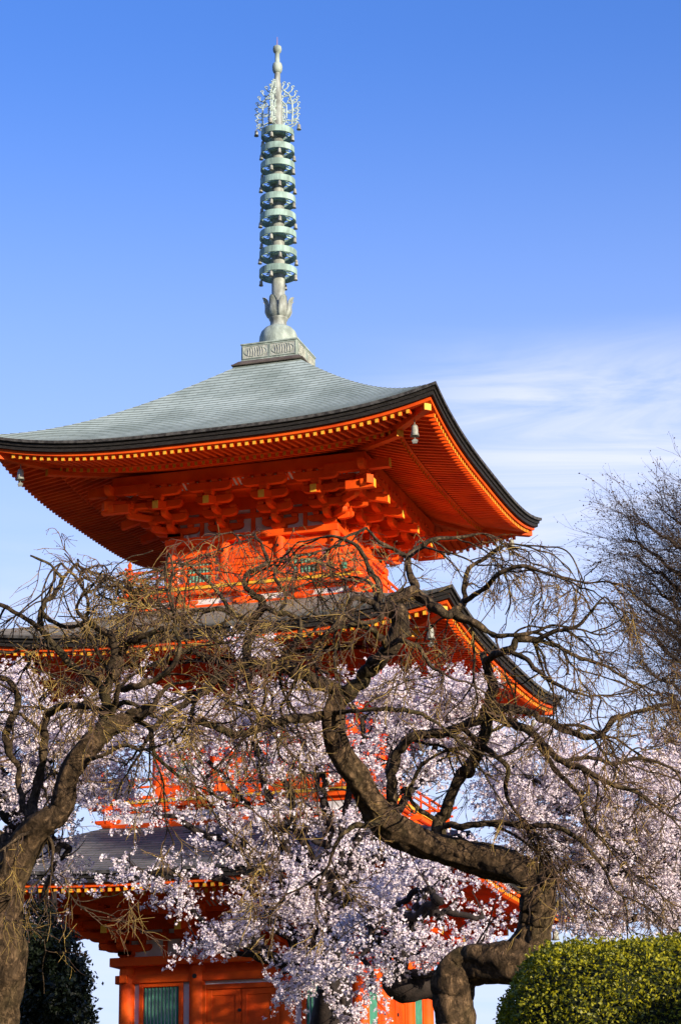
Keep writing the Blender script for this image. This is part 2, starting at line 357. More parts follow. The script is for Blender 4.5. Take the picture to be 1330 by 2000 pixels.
LP = 3.2
def make_roof(R, zm, zc, inner, prof, tile, tag, n_obj, base_in):
    """curved hipped roof; prof: [(m, z_mid)] of the shingled surface"""
    ms = [p[0] for p in prof]; zs = [p[1] for p in prof]; lift = zc - zm
    # smooth the profile
    pf = np.polyfit(ms, zs, 3)
    pf_fix = zm - np.polyval(pf, R)
    zmid = lambda m_: float(np.polyval(pf, m_)) + pf_fix
    sf = lambda m_, a: zmid(m_) + lift * (m_ / R) ** 3 * abs(a) ** LP
    t = MB(); t.uv = []; step = .15; rows = int((R - inner) / step); NC = 40
    aa = np.linspace(-1, 1, NC + 1)
    for i in range(rows):
        mo = R - i * step; mi_ = R - (i + 1) * step if i < rows - 1 else inner
        k = len(t.v)
        for a in aa: t.v.append((a * mo, -mo, sf(mo, a) + .012))
        for a in aa: t.v.append((a * mi_, -mi_, sf(mi_, a) + .001))
        for a in aa: t.v.append((a * mo, -mo, sf(mo, a) - .004))
        n = NC + 1
        for j in range(NC):
            t.f.append((k + j, k + j + 1, k + n + j + 1, k + n + j)); t.m.append(0)
            u0, u1 = aa[j] * mo / .15, aa[j + 1] * mo / .15; v0, v1 = aa[j] * mi_ / .15, aa[j + 1] * mi_ / .15
            t.uv += [(u0, i + .0), (u1, i + .0), (v1, i + .98), (v0, i + .98)]
            t.f.append((k + 2 * n + j, k + 2 * n + j + 1, k + j + 1, k + j)); t.m.append(1)
            t.uv += [(u0, i + .35), (u1, i + .35), (u1, i + .5), (u0, i + .5)]
    RF = t.build('roof', [tile, LIP], PAG)
    for k in (1, 2, 3):
        c = copy_part(RF, RF, k * H90); c.name = 'roof_slope'
    def sec(name, pts, mt, nn=64, closed=True):
        """sweep a section (off, dz) along the eave"""
        e = MB(); A = np.linspace(-1, 1, nn + 1); n = len(pts)
        for a in A:
            for off, dz in pts:
                mm = R - off; e.v.append((a * mm, -mm, zm + dz + lift * (mm / R) ** 2.4 * abs(a) ** LP))
        for i in range(nn):
            for j in range(n if closed else n - 1):
                j2 = (j + 1) % n; e.f.append((i * n + j, i * n + j2, (i + 1) * n + j2, (i + 1) * n + j)); e.m.append(0)
        o = e.build(name, mt, RF)
        for k in (1, 2, 3):
            c = copy_part(o, RF, k * H90)
    sec('tile_edge', [(.09, .012), (-.012, .013), (-.012, -.055), (.09, -.055)], EDGE)
    sec('fascia', [(.04, -.056), (.045, -.135), (.075, -.137), (.08, -.225), (.2, -.225), (.2, -.056)], FAS)
    sec('eave_board', [(.15, -.226), (.155, -.305), (.22, -.305), (.22, -.226)], VER)
    def sof(off):   # underside height of the boards above the rafters
        if off < 1.18: return -.315 + (off - .2) * .17
        return -.285 + (off - 1.23) * .27
    sec('soffit', [(.2, sof(.2)), (1.17, sof(1.17)), (1.17, sof(1.17) + .03), (.2, -.25)], VER)
    sec('rafter_board', [(1.16, -.285), (1.16, -.17), (1.26, -.17), (1.26, -.285)], VER)
    fo = R - base_in
    sec('soffit', [(1.2, sof(1.2)), (fo, sof(fo)), (fo, sof(fo) + .03), (1.2, sof(1.2) + .04)], VER)
    hz = lambda m_, x, dz: zm + dz + lift * (m_ / R) ** 2.4 * min(1, abs(x) / m_) ** LP
    # rafters
    sp = .172; N_ = int((R - .45) / sp); xs_ = [(i + .5) * sp for i in range(-N_, N_)]
    rest = MB(); c_, s_ = None, None
    def raft(mb, x, rot, flying=True):
        if flying: o0, o1 = .20, 1.35
        else: o0, o1 = 1.23, fo
        m0 = R - o0; m1 = max(R - o1, abs(x) + .04)
        if m1 > m0 - .03: return False
        nseg = 1 if flying else 2
        for q in range(nseg):
            a0 = m0 + (m1 - m0) * q / nseg; a1 = m0 + (m1 - m0) * (q + 1) / nseg
            P0 = Vector((x, -a0, hz(a0, x, sof(R - a0) - .042))); P1 = Vector((x, -a1, hz(a1, x, sof(min(R - a1, 1.17) if flying else R - a1) - .042)))
            if q == 0: P0 = P0 + (P0 - P1).normalized() * .0
            M4 = Matrix.Rotation(rot, 3, 'Z'); mb.beam(M4 @ P0, M4 @ P1, .072, .085, 0, 1 if q == 0 else None)
            mb.m[-1] = 1 if q == 0 else 0; mb.m[-2] = 0
            # end face is the one at P0: quad index 5 (3,0,4,7)->? fixed below
            mb.m[-6:] = [0, 0, 1 if q == 0 else 0, 0, 0, 0]
        return True
    if n_obj:
        lst = [(x, 0) for x in xs_] + [(x, H90) for x in xs_[:max(0, n_obj - len(xs_))]]
    else: lst = []
    done = set()
    for x, rot in lst:
        mb = MB()
        if raft(mb, x, rot): mb.build('rafter', [VER, YEL], RF)
        done.add((x, rot))
    for k in range(4):
        for x in xs_:
            if (x, k * H90) not in done and not ((x, 0) in done and k == 0): raft(rest, x, k * H90)
            raft(rest, x, k * H90, False)
    for k in range(4):
        hb = MB(); hb.beam((R - .24, -R + .24, zc - .44), (R - 1.5, -R + 1.5, zc - .55), .17, .17, 0)
        hb.beam((R - 1.09, -R + 1.09, zc - .66), (R - 2.0, -R + 2.0, zc - .52), .17, .17, 0)
        hb.beam((R - 1.98, -R + 1.98, zc - .53), (base_in, -base_in, zm + sof(fo) - .06), .17, .17, 0)
        o = hb.build('hip_rafter', [VER, YEL], RF, bev=.006); o.rotation_euler = (0, 0, k * H90)
        for p in o.data.polygons:
            cc = p.center
            if abs(cc.x + cc.y) < .02 and abs(cc.x - (R - .24)) < .01 or abs(cc.x - (R - 1.09)) < .01 and abs(cc.x + cc.y) < .02: p.material_index = 1
    return RF, rest

rafters_rest = MB()
def absorb(a, b):
    k = len(a.v); a.v += b.v; a.f += [tuple(k + i for i in f) for f in b.f]; a.m += b.m
r3, q3 = make_roof(5.23, 17.96, 18.43, .72, [(.71, 21.17), (1.36, 20.68), (2.31, 19.86), (3.21, 19.17), (4.12, 18.62), (4.95, 18.12), (5.23, 17.96)], TILE3, 'top', 100, 1.9)
r2, q2 = make_roof(5.55, 13.48, 13.88, 2.4, [(2.4, 14.80), (3.3, 14.40), (4.4, 13.92), (5.0, 13.68), (5.55, 13.48)], TILE2, 'middle', 0, 2.0)
r1, q1 = make_roof(5.83, 8.43, 8.80, 2.8, [(2.8, 9.85), (3.3, 9.62), (4.4, 9.08), (5.2, 8.70), (5.83, 8.43)], TILE1, 'lower', 0, 2.5)
for q in (q3, q2, q1): absorb(rafters_rest, q)
o = rafters_rest.build('rafters', [VER, YEL], PAG); o['kind'] = 'stuff'

def col_line(b, b2, z0, z1, r, parent):
    for s in (-b, -b2, b2):
        c = MB(); c.lathe([(r, z0), (r, z1 - .1), (r * .92, z1)], 20, (s, -b, 0)); o = c.build('column', VER, parent, smooth=True); ring4(o, parent)

def window(x0, x1, z0, z1, y, parent):
    n0 = set(COL.objects)
    f = MB(); w = .09
    f.box(x0 - w, x0, y - .04, y + .05, z0 - w, z1 + w); f.box(x1, x1 + w, y - .04, y + .05, z0 - w, z1 + w)
    f.box(x0, x1, y - .038, y + .05, z1, z1 + w); f.box(x0, x1, y - .038, y + .05, z0 - w, z0)
    W_ = f.build('window', VER, parent, bev=.01)
    l = MB(); n = max(5, int((x1 - x0) / .078))
    for i in range(n):
        x = x0 + (i + .5) * (x1 - x0) / n; q = (x1 - x0) / n * .36
        l.quadbox([(x, y - q * .9 + .02, z0), (x + q, y + .02, z0), (x, y + q * .9 + .02, z0), (x - q, y + .02, z0), (x, y - q * .9 + .02, z1), (x + q, y + .02, z1), (x, y + q * .9 + .02, z1), (x - q, y + .02, z1)])
    L = l.build('lattice', GRN, W_)
    bk = MB(); bk.box(x0, x1, y + .07, y + .09, z0, z1); K = bk.build('backing', DRK, W_)
    for k in (1, 2, 3):
        c = copy_part(W_, parent, k * H90)
        for ch in (L, K): copy_part(ch, c, 0)

def body(b, b2, z0, zp, plate_h, over, r, win, nuki, door, parent, strips=True):
    """walls of a storey; zp = plate top"""
    col_line(b, b2, z0, zp - plate_h, r, parent)
    w = MB(); w.box(-b, b, -b + .02, -b + .06, z0, nuki[0][0])
    o = w.build('wall', WHT, parent); ring4(o, parent)
    w = MB(); w.box(-b, b, -b + .01, -b + .06, nuki[0][1], zp - plate_h)
    o = w.build('frieze_board', VER, parent); ring4(o, parent)
    p = MB(); e = b + over
    p.box(-e, e, -b - over, -b + over, zp - plate_h, zp); o = p.build('plate_beam', VER, parent, bev=.01)
    c = copy_part(o, parent, 2 * H90)
    p = MB(); p.box(-e + .006, e - .006, -b - over + .004, -b + over - .004, zp - plate_h + .004, zp - .004)
    # the crossing pair, halved at the corners
    o = p.build('plate_beam', VER, parent, bev=.01); o.rotation_euler = (0, 0, H90); copy_part(o, parent, 3 * H90)
    for za, zb, dy in nuki:
        p = MB(); p.box(-e + .05, e - .05, -b - r * .55, -b + .08, za, zb); o = p.build('tie_beam', VER, parent, bev=.01); copy_part(o, parent, 2 * H90)
        p = MB(); p.box(-e + .056, e - .056, -b - r * .55 + .004, -b + .076, za + .003, zb - .003); o = p.build('tie_beam', VER, parent, bev=.01); o.rotation_euler = (0, 0, H90); copy_part(o, parent, 3 * H90)
    for x0, x1, za, zb in win: window(x0, x1, za, zb, -b - .01, parent)
    if door:
        dx, dz0, dz1 = door
        f = MB(); f.box(-dx - .11, -dx, -b - .09, -b + .03, dz0, dz1 + .11); f.box(dx, dx + .11, -b - .09, -b + .03, dz0, dz1 + .11); f.box(-dx, dx, -b - .088, -b + .03, dz1, dz1 + .11)
        f.box(-b2 + r * .8, -dx - .11, -b - .03, -b + .019, dz0, dz1 + .11); f.box(dx + .11, b2 - r * .8, -b - .03, -b + .019, dz0, dz1 + .11)
        D = f.build('door', VER, parent, bev=.012)
        kids = []
        for sx in (-1, 1):
            l = MB(); x0, x1 = sorted((sx * .01, sx * (dx - .005)))
            l.box(x0, x1, -b - .035, -b + .01, dz0, dz1 - .004)
            l.box(x0, x0 + .12, -b - .06, -b - .036, dz0, dz1 - .006); l.box(x1 - .12, x1, -b - .06, -b - .036, dz0, dz1 - .006)
            for zz in (dz1 - .13, dz1 - 1.0, dz0 + .02): l.box(x0 + .121, x1 - .121, -b - .058, -b - .036, zz, zz + .12)
            kids.append(l.build('door_leaf', VER, D, bev=.006))
        h = MB()
        for zz in (dz1 - .45, dz1 - 1.5):
            h.prism([(.04 * math.cos(a), .04 * math.sin(a)) for a in np.linspace(0, 2 * math.pi, 9)[:-1]], lambda a, b_, t: (a - .03, t, b_ + zz), -b - .085, -b - .06)
        kids.append(h.build('door_stud', IRON, D))
        for k in (1, 2, 3):
            c = copy_part(D, parent, k * H90)
            for ch in kids: copy_part(ch, c, 0)

# storey 3
body(1.95, .66, 14.9, 16.54, .16, .13, .14, [(-1.55, -.98, 15.40, 15.93), (.98, 1.55, 15.40, 15.93)], [(16.06, 16.22, 0), (15.25, 15.36, 0)], (.42, 15.15, 15.95), PAG)
storey_brackets(1.87, .655, 16.54, PAG); wall_band(1.87, 16.54, PAG)
# storey 2
body(2.13, .76, 10.0, 11.98, .17, .15, .155, [(-1.72, -1.12, 10.85, 11.35), (1.12, 1.72, 10.85, 11.35)], [(11.48, 11.64, 0), (10.62, 10.75, 0)], (.5, 10.4, 11.35), PAG)
storey_brackets(2.13, .76, 11.98, PAG); wall_band(2.13, 11.98, PAG)
# storey 1
body(2.62, 1.01, PZ, 7.0, .19, .30, .175, [(-2.24, -1.42, 5.0, 6.37), (1.42, 2.24, 5.0, 6.37)], [(6.46, 6.64, 0), (4.6, 4.78, 0)], (.78, 4.2, 6.27), PAG)
storey_brackets(2.62, .95, 7.0, PAG); wall_band(2.62, 7.0, PAG)
# sill posts beside the ground floor windows
s_ = MB()
for x in (-2.24, -1.42, 1.42, 2.24):
    q = -.02 if x in (-2.24, 1.42) else .02
for x0, x1 in ((-2.33, -1.33), (1.33, 2.33)): s_.box(x0, x1, -2.66, -2.59, 4.782, 4.90)
ring4(s_.build('window_sill', VER, PAG), PAG)
for zz in (6.56, 4.69, 16.15, 15.3):
    b, cs, rr = (2.62, (-2.62, -1.01, 1.01, 2.62), .055) if zz < 10 else (1.95, (-1.95, -.66, .66, 1.95), .035)
    for x in cs:
        h = MB(); y = -b - (.175 if zz < 10 else .14) * .55
        h.prism([(rr * math.cos(a), rr * math.sin(a)) for a in np.linspace(0, 2 * math.pi, 7)[:-1]], lambda a, b_, t: (x + a, t, zz + b_), y - .09, y - .0)
        o = h.build('nail_cover', IRON, PAG); ring4(o, PAG)

def balcony(half, zb, zf, base_half, parent):
    """zb base on the roof, zf floor top"""
    n0 = set(COL.objects)
    m_ = MB(); h = base_half
    m_.box(-h, h, -h, -h + .12, zb, zb + .27)
    m_.box(-h - .0, h, -h + .02, -h + .1, zf - .26, zf - .17)
    B = m_.build('balcony', VER, parent, bev=.008)
    for k in (1, 2, 3): c = copy_part(B, B, k * H90); c.name = 'base_beam'
    w = MB(); w.box(-h, h, -h + .05, -h + .09, zb, zf - .1); o = w.build('base_panel', WHT, B); ring4(o, B)
    for s in (-h + .12, -h * .52, -.0, h * .52):
        a = MB(); block(a, s, -h + .05, zb + .2, .12, .09)
        arm(a, (s, -h + .05), 'x', .6, .09, .1, zb + .29 if zf - zb > .6 else zb + .26); arm(a, (s, -h + .05), 'y', .62, .10, .1, zf - .27)
        o = a.build('support_bracket', VER, B, bev=.006); ring4(o, B)
    e = half
    a = MB(); a.box(-e - .22, e + .22, -e + .0, -e + .11, zf - .17, zf - .07); o = a.build('edge_beam', VER, B, bev=.006); copy_part(o, B, 2 * H90)
    a = MB(); a.box(-e - .22, e + .22, -e + .0, -e + .11, zf - .168, zf - .072); o = a.build('edge_beam', VER, B, bev=.006); o.rotation_euler = (0, 0, H90); copy_part(o, B, 3 * H90)
    f = MB(); f.box(-e - .03, e + .03, -e - .03, e + .03, zf - .068, zf, 0); 
    nb = int(2 * e / .16)
    o = f.build('balcony_floor', YEL, B)
    for k in range(4):
        ra = MB()
        ext = .2
        pts = [(-e - ext, -e + .06, zf + .50)] + [(x, -e + .06, zf + .455) for x in np.linspace(-e, e, 9)] + [(e + ext, -e + .06, zf + .50)]
        ra.tube(pts, .032, 8); ra.box(-e - .1, e + .1, -e + .035, -e + .085, zf + .27, zf + .315); ra.box(-e - .15, e + .15, -e + .02, -e + .10, zf + .03 + .001 * (k % 2), zf + .095)
        for x in np.linspace(-e + .05, e - .05, 9)[1:-1]: ra.box(x - .022, x + .022, -e + .04, -e + .08, zf + .095, zf + .43)
        o = ra.build('railing', VER, B); o.rotation_euler = (0, 0, k * H90)
        ra = MB(); ra.box(-e - .005, -e + .115, -e - .005, -e + .115, zf, zf + .56); ra.lathe([(0.0, .74), (.03, .7), (.055, .66), (.045, .61), (.03, .59), (.06, .56)], 10, (-e + .055, -e + .055, zf))
        o = ra.build('railing_post', VER, B, bev=.006); o.rotation_euler = (0, 0, k * H90)
balcony(2.74, 14.50, 15.17, 2.62, PAG)
balcony(3.16, 9.58, 10.34, 3.08, PAG)

# stone base
p = MB(); p.box(-4.2, 4.2, -4.2, 4.2, 2.6, PZ); p.build('podium', STONE, PAG, bev=.03)
p = MB()
for i in range(5): p.box(-1.1, 1.1, -4.2 - .3 * (5 - i), -4.2 - .3 * (4 - i), 2.4, 3.45 - .16 * (4 - i))
p.build('podium_step', STONE, PAG, bev=.02)

# ---------------- spire
def bell_mesh(mb, c, s=1.):
    x, y, z = c
    mb.tube([(x, y, z), (x, y, z - .06 * s)], .006 * s, 5)
    mb.lathe([(.008, -.05), (.03, -.055), (.042, -.08), (.046, -.16), (.06, -.205), (.052, -.20), (.036, -.15), (.03, -.08)], 12, (x, y, z)) if s == 1 else mb.lathe([(a * s, b * s) for a, b in [(.008, -.05), (.03, -.055), (.042, -.08), (.046, -.16), (.06, -.205), (.052, -.20), (.036, -.15), (.03, -.08)]], 12, (x, y, z))
    mb.tube([(x, y, z - .1 * s), (x, y, z - .24 * s)], .005 * s, 5)
f = MB(); f.box(-.7, .7, -.7, .7, 21.25, 21.66); f.box(-.725, .725, -.725, .725, 21.66, 21.70); f.box(-.715, .715, -.715, .715, 21.24, 21.285)
SP = f.build('spire', COP, PAG, bev=.006)
f = MB()
for s in (1, ): f.quadbox([(-.88, -.88, 21.13), (.88, -.88, 21.13), (.88, .88, 21.13), (-.88, .88, 21.13), (-.76, -.76, 21.24), (.76, -.76, 21.24), (.76, .76, 21.24), (-.76, .76, 21.24)])
f.box(-.90, .90, -.90, .90, 21.10, 21.13)
f.build('flashing', FLASH, SP)
for k in range(4):
    f = MB()
    for x0, x1 in ((-.655, -.03), (.03, .655)):
        y = -.703; z0, z1 = 21.32, 21.62
        f.box(x0, x1, y - .004, y + .001, z0, z1, 0)
        w = .018
        for bx in ((x0 - w, x1 + w, z1, z1 + w), (x0 - w, x1 + w, z0 - w, z0), (x0 - w, x0, z0, z1), (x1, x1 + w, z0, z1)): f.box(bx[0], bx[1], y - .016, y + .001, bx[2], bx[3], 1)
        xc = (x0 + x1) / 2
        for sg in (-1, 1):   # scroll relief
            pts = [(xc + sg * .28 * math.cos(t) , y - .010, (z0 + z1) / 2 + .12 * math.sin(t)) for t in np.linspace(-1.3, 1.3, 9)]
            f.tube(pts, .009, 5, 1)
        for j in range(7):
            x = xc + (j - 3) * .062; f.tube([(x, y - .008, z0 + .04), (x + .012, y - .012, z0 + .15), (x - .01, y - .008, z1 - .04)], .011, 5, 0)
    o = f.build('relief_panel', [PANEL, COP], SP); o.rotation_euler = (0, 0, k * H90)
f = MB(); f.lathe([(.475, 21.68), (.475, 21.93), (.462, 22.05), (.42, 22.17), (.34, 22.26), (.22, 22.315), (0, 22.33)], 40); f.build('inverted_bowl', COP, SP, smooth=True)
f = MB(); f.lathe([(.235, 22.30), (.20, 22.34), (.20, 22.46), (.225, 22.50), (.235, 22.53), (.225, 22.545), (.30, 22.66), (.29, 22.68), (.0, 22.66)], 32); f.build('lotus_neck', BRZ, SP, smooth=True)
for k in range(8):
    f = MB(); prof = [(.215, 22.53, .09), (.29, 22.60, .120), (.335, 22.70, .134), (.33, 22.82, .125), (.335, 22.92, .115), (.375, 23.00, .08), (.41, 23.03, .02)]
    for side in (0, 1):
        for r_, z_, w_ in prof:
            rr = r_ - side * .02
            for q in (-1, -.5, 0, .5, 1): 
                an = q * w_ / r_ * .95; f.v.append((rr * math.cos(an), rr * math.sin(an), z_ + side * .004))
    n = len(prof)
    for side in (0, 1):
        for i in range(n - 1):
            for j in range(4):
                a = side * n * 5 + i * 5 + j; f.f.append((a, a + 1, a + 6, a + 5) if not side else (a + 5, a + 6, a + 1, a)); f.m.append(0)
    for i in range(n - 1):
        for j in (0, 4): a = i * 5 + j; f.f.append((a, a + 5, a + 5 + n * 5, a + n * 5)); f.m.append(0)
    o = f.build('lotus_petal', BRZ, SP, smooth=True); o.rotation_euler = (0, 0, math.radians(-90 + 17) + math.pi / 8 + k * math.pi / 4)
f = MB(); f.lathe([(.165, 22.6), (.17, 23.1), (.163, 23.11), (.16, 24.5), (.15, 26.0), (.142, 27.6), (.17, 27.62), (.17, 27.70), (.135, 27.72), (.13, 28.3), (.105, 28.32), (.10, 28.9), (.08, 28.92), (.07, 29.2), (.075, 29.22), (.0, 29.23)], 24)
f.build('spire_pole', BRZ, SP, smooth=True)
ring_z = [27.57, 27.11, 26.66, 26.22, 25.74, 25.27, 24.80, 24.30, 23.81]
for i, zt in enumerate(ring_z):
    r = .412 + (.465 - .412) * i / 8; h = .165
    f = MB(); f.lathe([(r, zt), (r + .004, zt - h), (r - .028, zt - h), (r - .03, zt)], 40, close=True)
    f.lathe([(.21, zt + .0), (.21, zt - .10), (.175, zt - .13), (.14, zt - .13), (.14, zt)], 20)
    for q in range(8):
        a = q * math.pi / 4 + .2
        f.beam((.18 * math.cos(a), .18 * math.sin(a), zt - .03), ((r - .01) * math.cos(a), (r - .01) * math.sin(a), zt - .03), .035, .03)
        a2 = a + math.pi / 8
        f.tube([(.19 * math.cos(a), .19 * math.sin(a), zt - .03), ((r - .13) * math.cos(a2), (r - .13) * math.sin(a2), zt - .035), (.19 * math.cos(a + math.pi / 4), .19 * math.sin(a + math.pi / 4), zt - .03)], .012, 5)
    f.build('spire_ring', COPL, SP, smooth=False)
    for q in range(4):
        a = math.radians(-73) + (.25 if i % 2 else -.36) + q * math.pi / 2 - (.12 if i % 2 else 0)
        bm_ = MB(); bell_mesh(bm_, ((r - .01) * math.cos(a), (r - .01) * math.sin(a), zt - h + .02), .92); bm_.build('ring_bell', BELL, SP, smooth=True)
FINM = mat('pale_green_patina', (.55, .66, .60), (.38, .47, .43), .6, 8)
# openwork flame fins
for k in range(4):
    f = MB()
    bord = [(.52, 27.80), (.55, 27.95), (.56, 28.11), (.56, 28.27), (.54, 28.43), (.49, 28.59), (.41, 28.74), (.30, 28.84), (.18, 28.89)]
    for i, (x, z) in enumerate(bord):
        f.tube([(x + .034 * math.cos(t), 0, z + .034 * math.sin(t)) for t in np.linspace(0, 5.2, 9)], .016, 5)
        xi = max(.14, x - .16 - .04 * (i % 2)); f.tube([(xi, 0, z - .16), (x - .05, 0, z - .11), (x - .01, 0, z - .035)], .018, 5)
    f.tube([(.38, 0, 27.72), (.40, 0, 28.0), (.39, 0, 28.3), (.31, 0, 28.55), (.15, 0, 28.70)], .021, 5)
    f.tube([(.24, 0, 27.9), (.24, 0, 28.25), (.12, 0, 28.4)], .020, 5)
    f.tube([(.12, 0, 27.70), (.34, 0, 27.71), (.56, 0, 27.74)], .016, 5)
    for x, z in ((.27, 27.80), (.18, 27.86), (.31, 28.07), (.16, 28.05), (.31, 28.36), (.17, 28.22), (.22, 28.58), (.45, 27.82), (.46, 28.10), (.45, 28.36)):
        f.tube([(x + .04 * math.cos(t), 0, z + .04 * math.sin(t)) for t in np.linspace(0, 5.6, 9)], .016, 5)
    for z in (27.83, 28.05, 28.3, 28.5): f.tube([(.12, 0, z), (.27, 0, z + .02), (.40, 0, z - .03)], .016, 5)
    o = f.build('flame_fin', FINM, SP); o.rotation_euler = (0, 0, k * H90)
    b_ = MB(); bell_mesh(b_, (.56, 0, 27.74), 1.); o = b_.build('fin_bell', BELL, SP, smooth=True); o.rotation_euler = (0, 0, k * H90)
f = MB(); f.lathe([(.07, 29.2), (.10, 29.22), (.125, 29.29), (.128, 29.38), (.11, 29.46), (.06, 29.49), (.058, 29.74), (.065, 29.76), (.10, 29.80), (.112, 29.87), (.10, 29.94), (.05, 29.975), (0.01, 29.98)], 24); f.build('jewel', COP, SP, smooth=True)
f = MB(); f.tube([(0, 0, 29.97), (0, 0, 30.22)], [.009, .006], 6); f.build('lightning_rod', mat('rod_copper', (.5, .22, .12), None, .4), SP)

# wind bells hanging from the eave corners (each hangs, so each is a thing)
for (R, zc, nm) in ((5.23, 18.43, 'top'), (5.55, 13.88, 'middle'), (5.83, 8.80, 'lowest')):
    for sx, sy, w in ((1, -1, 'near'), (-1, -1, 'left'), (1, 1, 'right')):
        if nm != 'top' and w == 'left': continue
        q = R - .65; lab = {'near': 'grey bronze wind bell under the nearest corner of the %s roof', 'left': 'bronze wind bell under the left corner of the %s roof', 'right': 'bronze wind bell under the far right corner of the %s roof'}[w] % nm
        T = thing('wind_bell', lab, 'wind bell', (sx * q, sy * q, zc - .62), 'wind bells under the roof corners')
        b_ = MB(); b_.tube([(0, 0, .10), (0, 0, -.06)], .01, 5)
        b_.lathe([(0, -.05), (.035, -.055), (.06, -.08), (.07, -.12), (.075, -.24), (.10, -.31), (.088, -.31), (.06, -.23), (.05, -.1)], 18); b_.build('bell_body', BELL, T, smooth=True)
        b_ = MB(); b_.tube([(0, 0, -.12), (0, 0, -.40)], .006, 5); b_.prism([(-.07, -.40), (.0, -.36), (.07, -.40), (.045, -.47), (-.045, -.47)], lambda a, c, t: (a, t, c), -.004, .004); b_.build('clapper', BELL, T)

#TREES#
# ------------------------------------------------------------------ trees
def bark_mat(name, dark, midc, lite, moss):
    M = bpy.data.materials.new(name); M.use_nodes = True; N = M.node_tree; b = N.nodes['Principled BSDF']; b.inputs['Roughness'].default_value = .92; b.inputs['Specular IOR Level'].default_value = .15
    t = N.nodes.new('ShaderNodeTexCoord'); mpn = N.nodes.new('ShaderNodeMapping'); mpn.inputs['Scale'].default_value = (1, 1, .55); N.links.new(t.outputs['Object'], mpn.inputs[0])
    def noise(sc, det, rough=.6, dist=0.):
        n = N.nodes.new('ShaderNodeTexNoise'); n.inputs['Scale'].default_value = sc; n.inputs['Detail'].default_value = det; n.inputs['Roughness'].default_value = rough; n.inputs['Distortion'].default_value = dist
        N.links.new(mpn.outputs[0], n.inputs[0]); return n
    def ramp(src, p0, c0, p1, c1, pm=None, cm=None):
        r = N.nodes.new('ShaderNodeValToRGB'); N.links.new(src, r.inputs[0]); r.color_ramp.elements[0].position = p0; r.color_ramp.elements[0].color = (*c0, 1); r.color_ramp.elements[1].position = p1; r.color_ramp.elements[1].color = (*c1, 1)
        if pm: e = r.color_ramp.elements.new(pm); e.color = (*cm, 1)
        return r
    n1 = noise(16, 12, .72, .6); r1 = ramp(n1.outputs[0], .34, dark, .68, lite, .52, midc)
    n2 = noise(2.6, 6); r2 = ramp(n2.outputs[0], .50, (0, 0, 0), .66, (1, 1, 1))
    mm = N.nodes.new('ShaderNodeMix'); mm.data_type = 'RGBA'; mm.inputs[7].default_value = (*moss, 1); N.links.new(r1.outputs[0], mm.inputs[6])
    sc_ = N.nodes.new('ShaderNodeMath'); sc_.operation = 'MULTIPLY'; sc_.inputs[1].default_value = .45; N.links.new(r2.outputs[0], sc_.inputs[0]); N.links.new(sc_.outputs[0], mm.inputs[0])
    vo = N.nodes.new('ShaderNodeTexVoronoi'); vo.feature = 'DISTANCE_TO_EDGE'; vo.inputs['Scale'].default_value = 13
    ad = N.nodes.new('ShaderNodeVectorMath'); ad.operation = 'MULTIPLY_ADD'; N.links.new(n1.outputs['Color'], ad.inputs[0]); ad.inputs[1].default_value = (.34, .34, .34); N.links.new(mpn.outputs[0], ad.inputs[2]); N.links.new(ad.outputs[0], vo.inputs['Vector'])
    rv = ramp(vo.outputs['Distance'], .0, (.80, .79, .78), .10, (1, 1, 1))
    mu_ = N.nodes.new('ShaderNodeMix'); mu_.data_type = 'RGBA'; mu_.blend_type = 'MULTIPLY'; mu_.inputs[0].default_value = 1; N.links.new(mm.outputs[2], mu_.inputs[6]); N.links.new(rv.outputs[0], mu_.inputs[7]); N.links.new(mu_.outputs[2], b.inputs['Base Color'])
    h = N.nodes.new('ShaderNodeMath'); h.operation = 'MULTIPLY_ADD'; h.inputs[1].default_value = 1.4; N.links.new(n1.outputs[0], h.inputs[0]); N.links.new(rv.outputs[0], h.inputs[2])
    bp = N.nodes.new('ShaderNodeBump'); bp.inputs['Strength'].default_value = 1; bp.inputs['Distance'].default_value = .022; N.links.new(h.outputs[0], bp.inputs['Height']); N.links.new(bp.outputs[0], b.inputs['Normal'])
    return M
BARKT = bark_mat('lichened_trunk_bark', (.018, .013, .008), (.105, .068, .038), (.34, .215, .115), (.12, .095, .038))
BARK = bark_mat('cracked_grey_brown_bark', (.018, .013, .009), (.092, .064, .039), (.30, .205, .115), (.11, .10, .035))
BARKR = mat('fine_branch_bark', (.10, .066, .042), (.04, .028, .020), .85, 8, .5, 60)
TWY = mat('yellow_green_twigs', (.44, .30, .075), (.20, .125, .045), .7, 2.2)
TWR = mat('reddish_twigs', (.16, .095, .055), (.055, .036, .026), .7, 3)
CHB = mat('cherry_bark', (.034, .024, .020), (.014, .010, .009), .85, 8, .5, 40)
BLO = mat('cherry_petals', (.90, .81, .85), (.78, .65, .71), .7, 9, trans=.25, lo=.3, hi=.5)
rng = random.Random(7); nr = np.random.RandomState(5)

def catmull(P, Rr, sub):
    P = [Vector(p) for p in P]; out = []; ro = []
    n = len(P)
    for i in range(n - 1):
        p0 = P[max(i - 1, 0)]; p1 = P[i]; p2 = P[i + 1]; p3 = P[min(i + 2, n - 1)]
        for k in range(sub):
            t = k / sub; t2 = t * t; t3 = t2 * t
            out.append(.5 * ((2 * p1) + (p2 - p0) * t + (2 * p0 - 5 * p1 + 4 * p2 - p3) * t2 + (3 * p1 - p0 - 3 * p2 + p3) * t3)); ro.append(Rr[i] * (1 - t) + Rr[i + 1] * t)
    out.append(P[-1]); ro.append(Rr[-1]); return out, ro

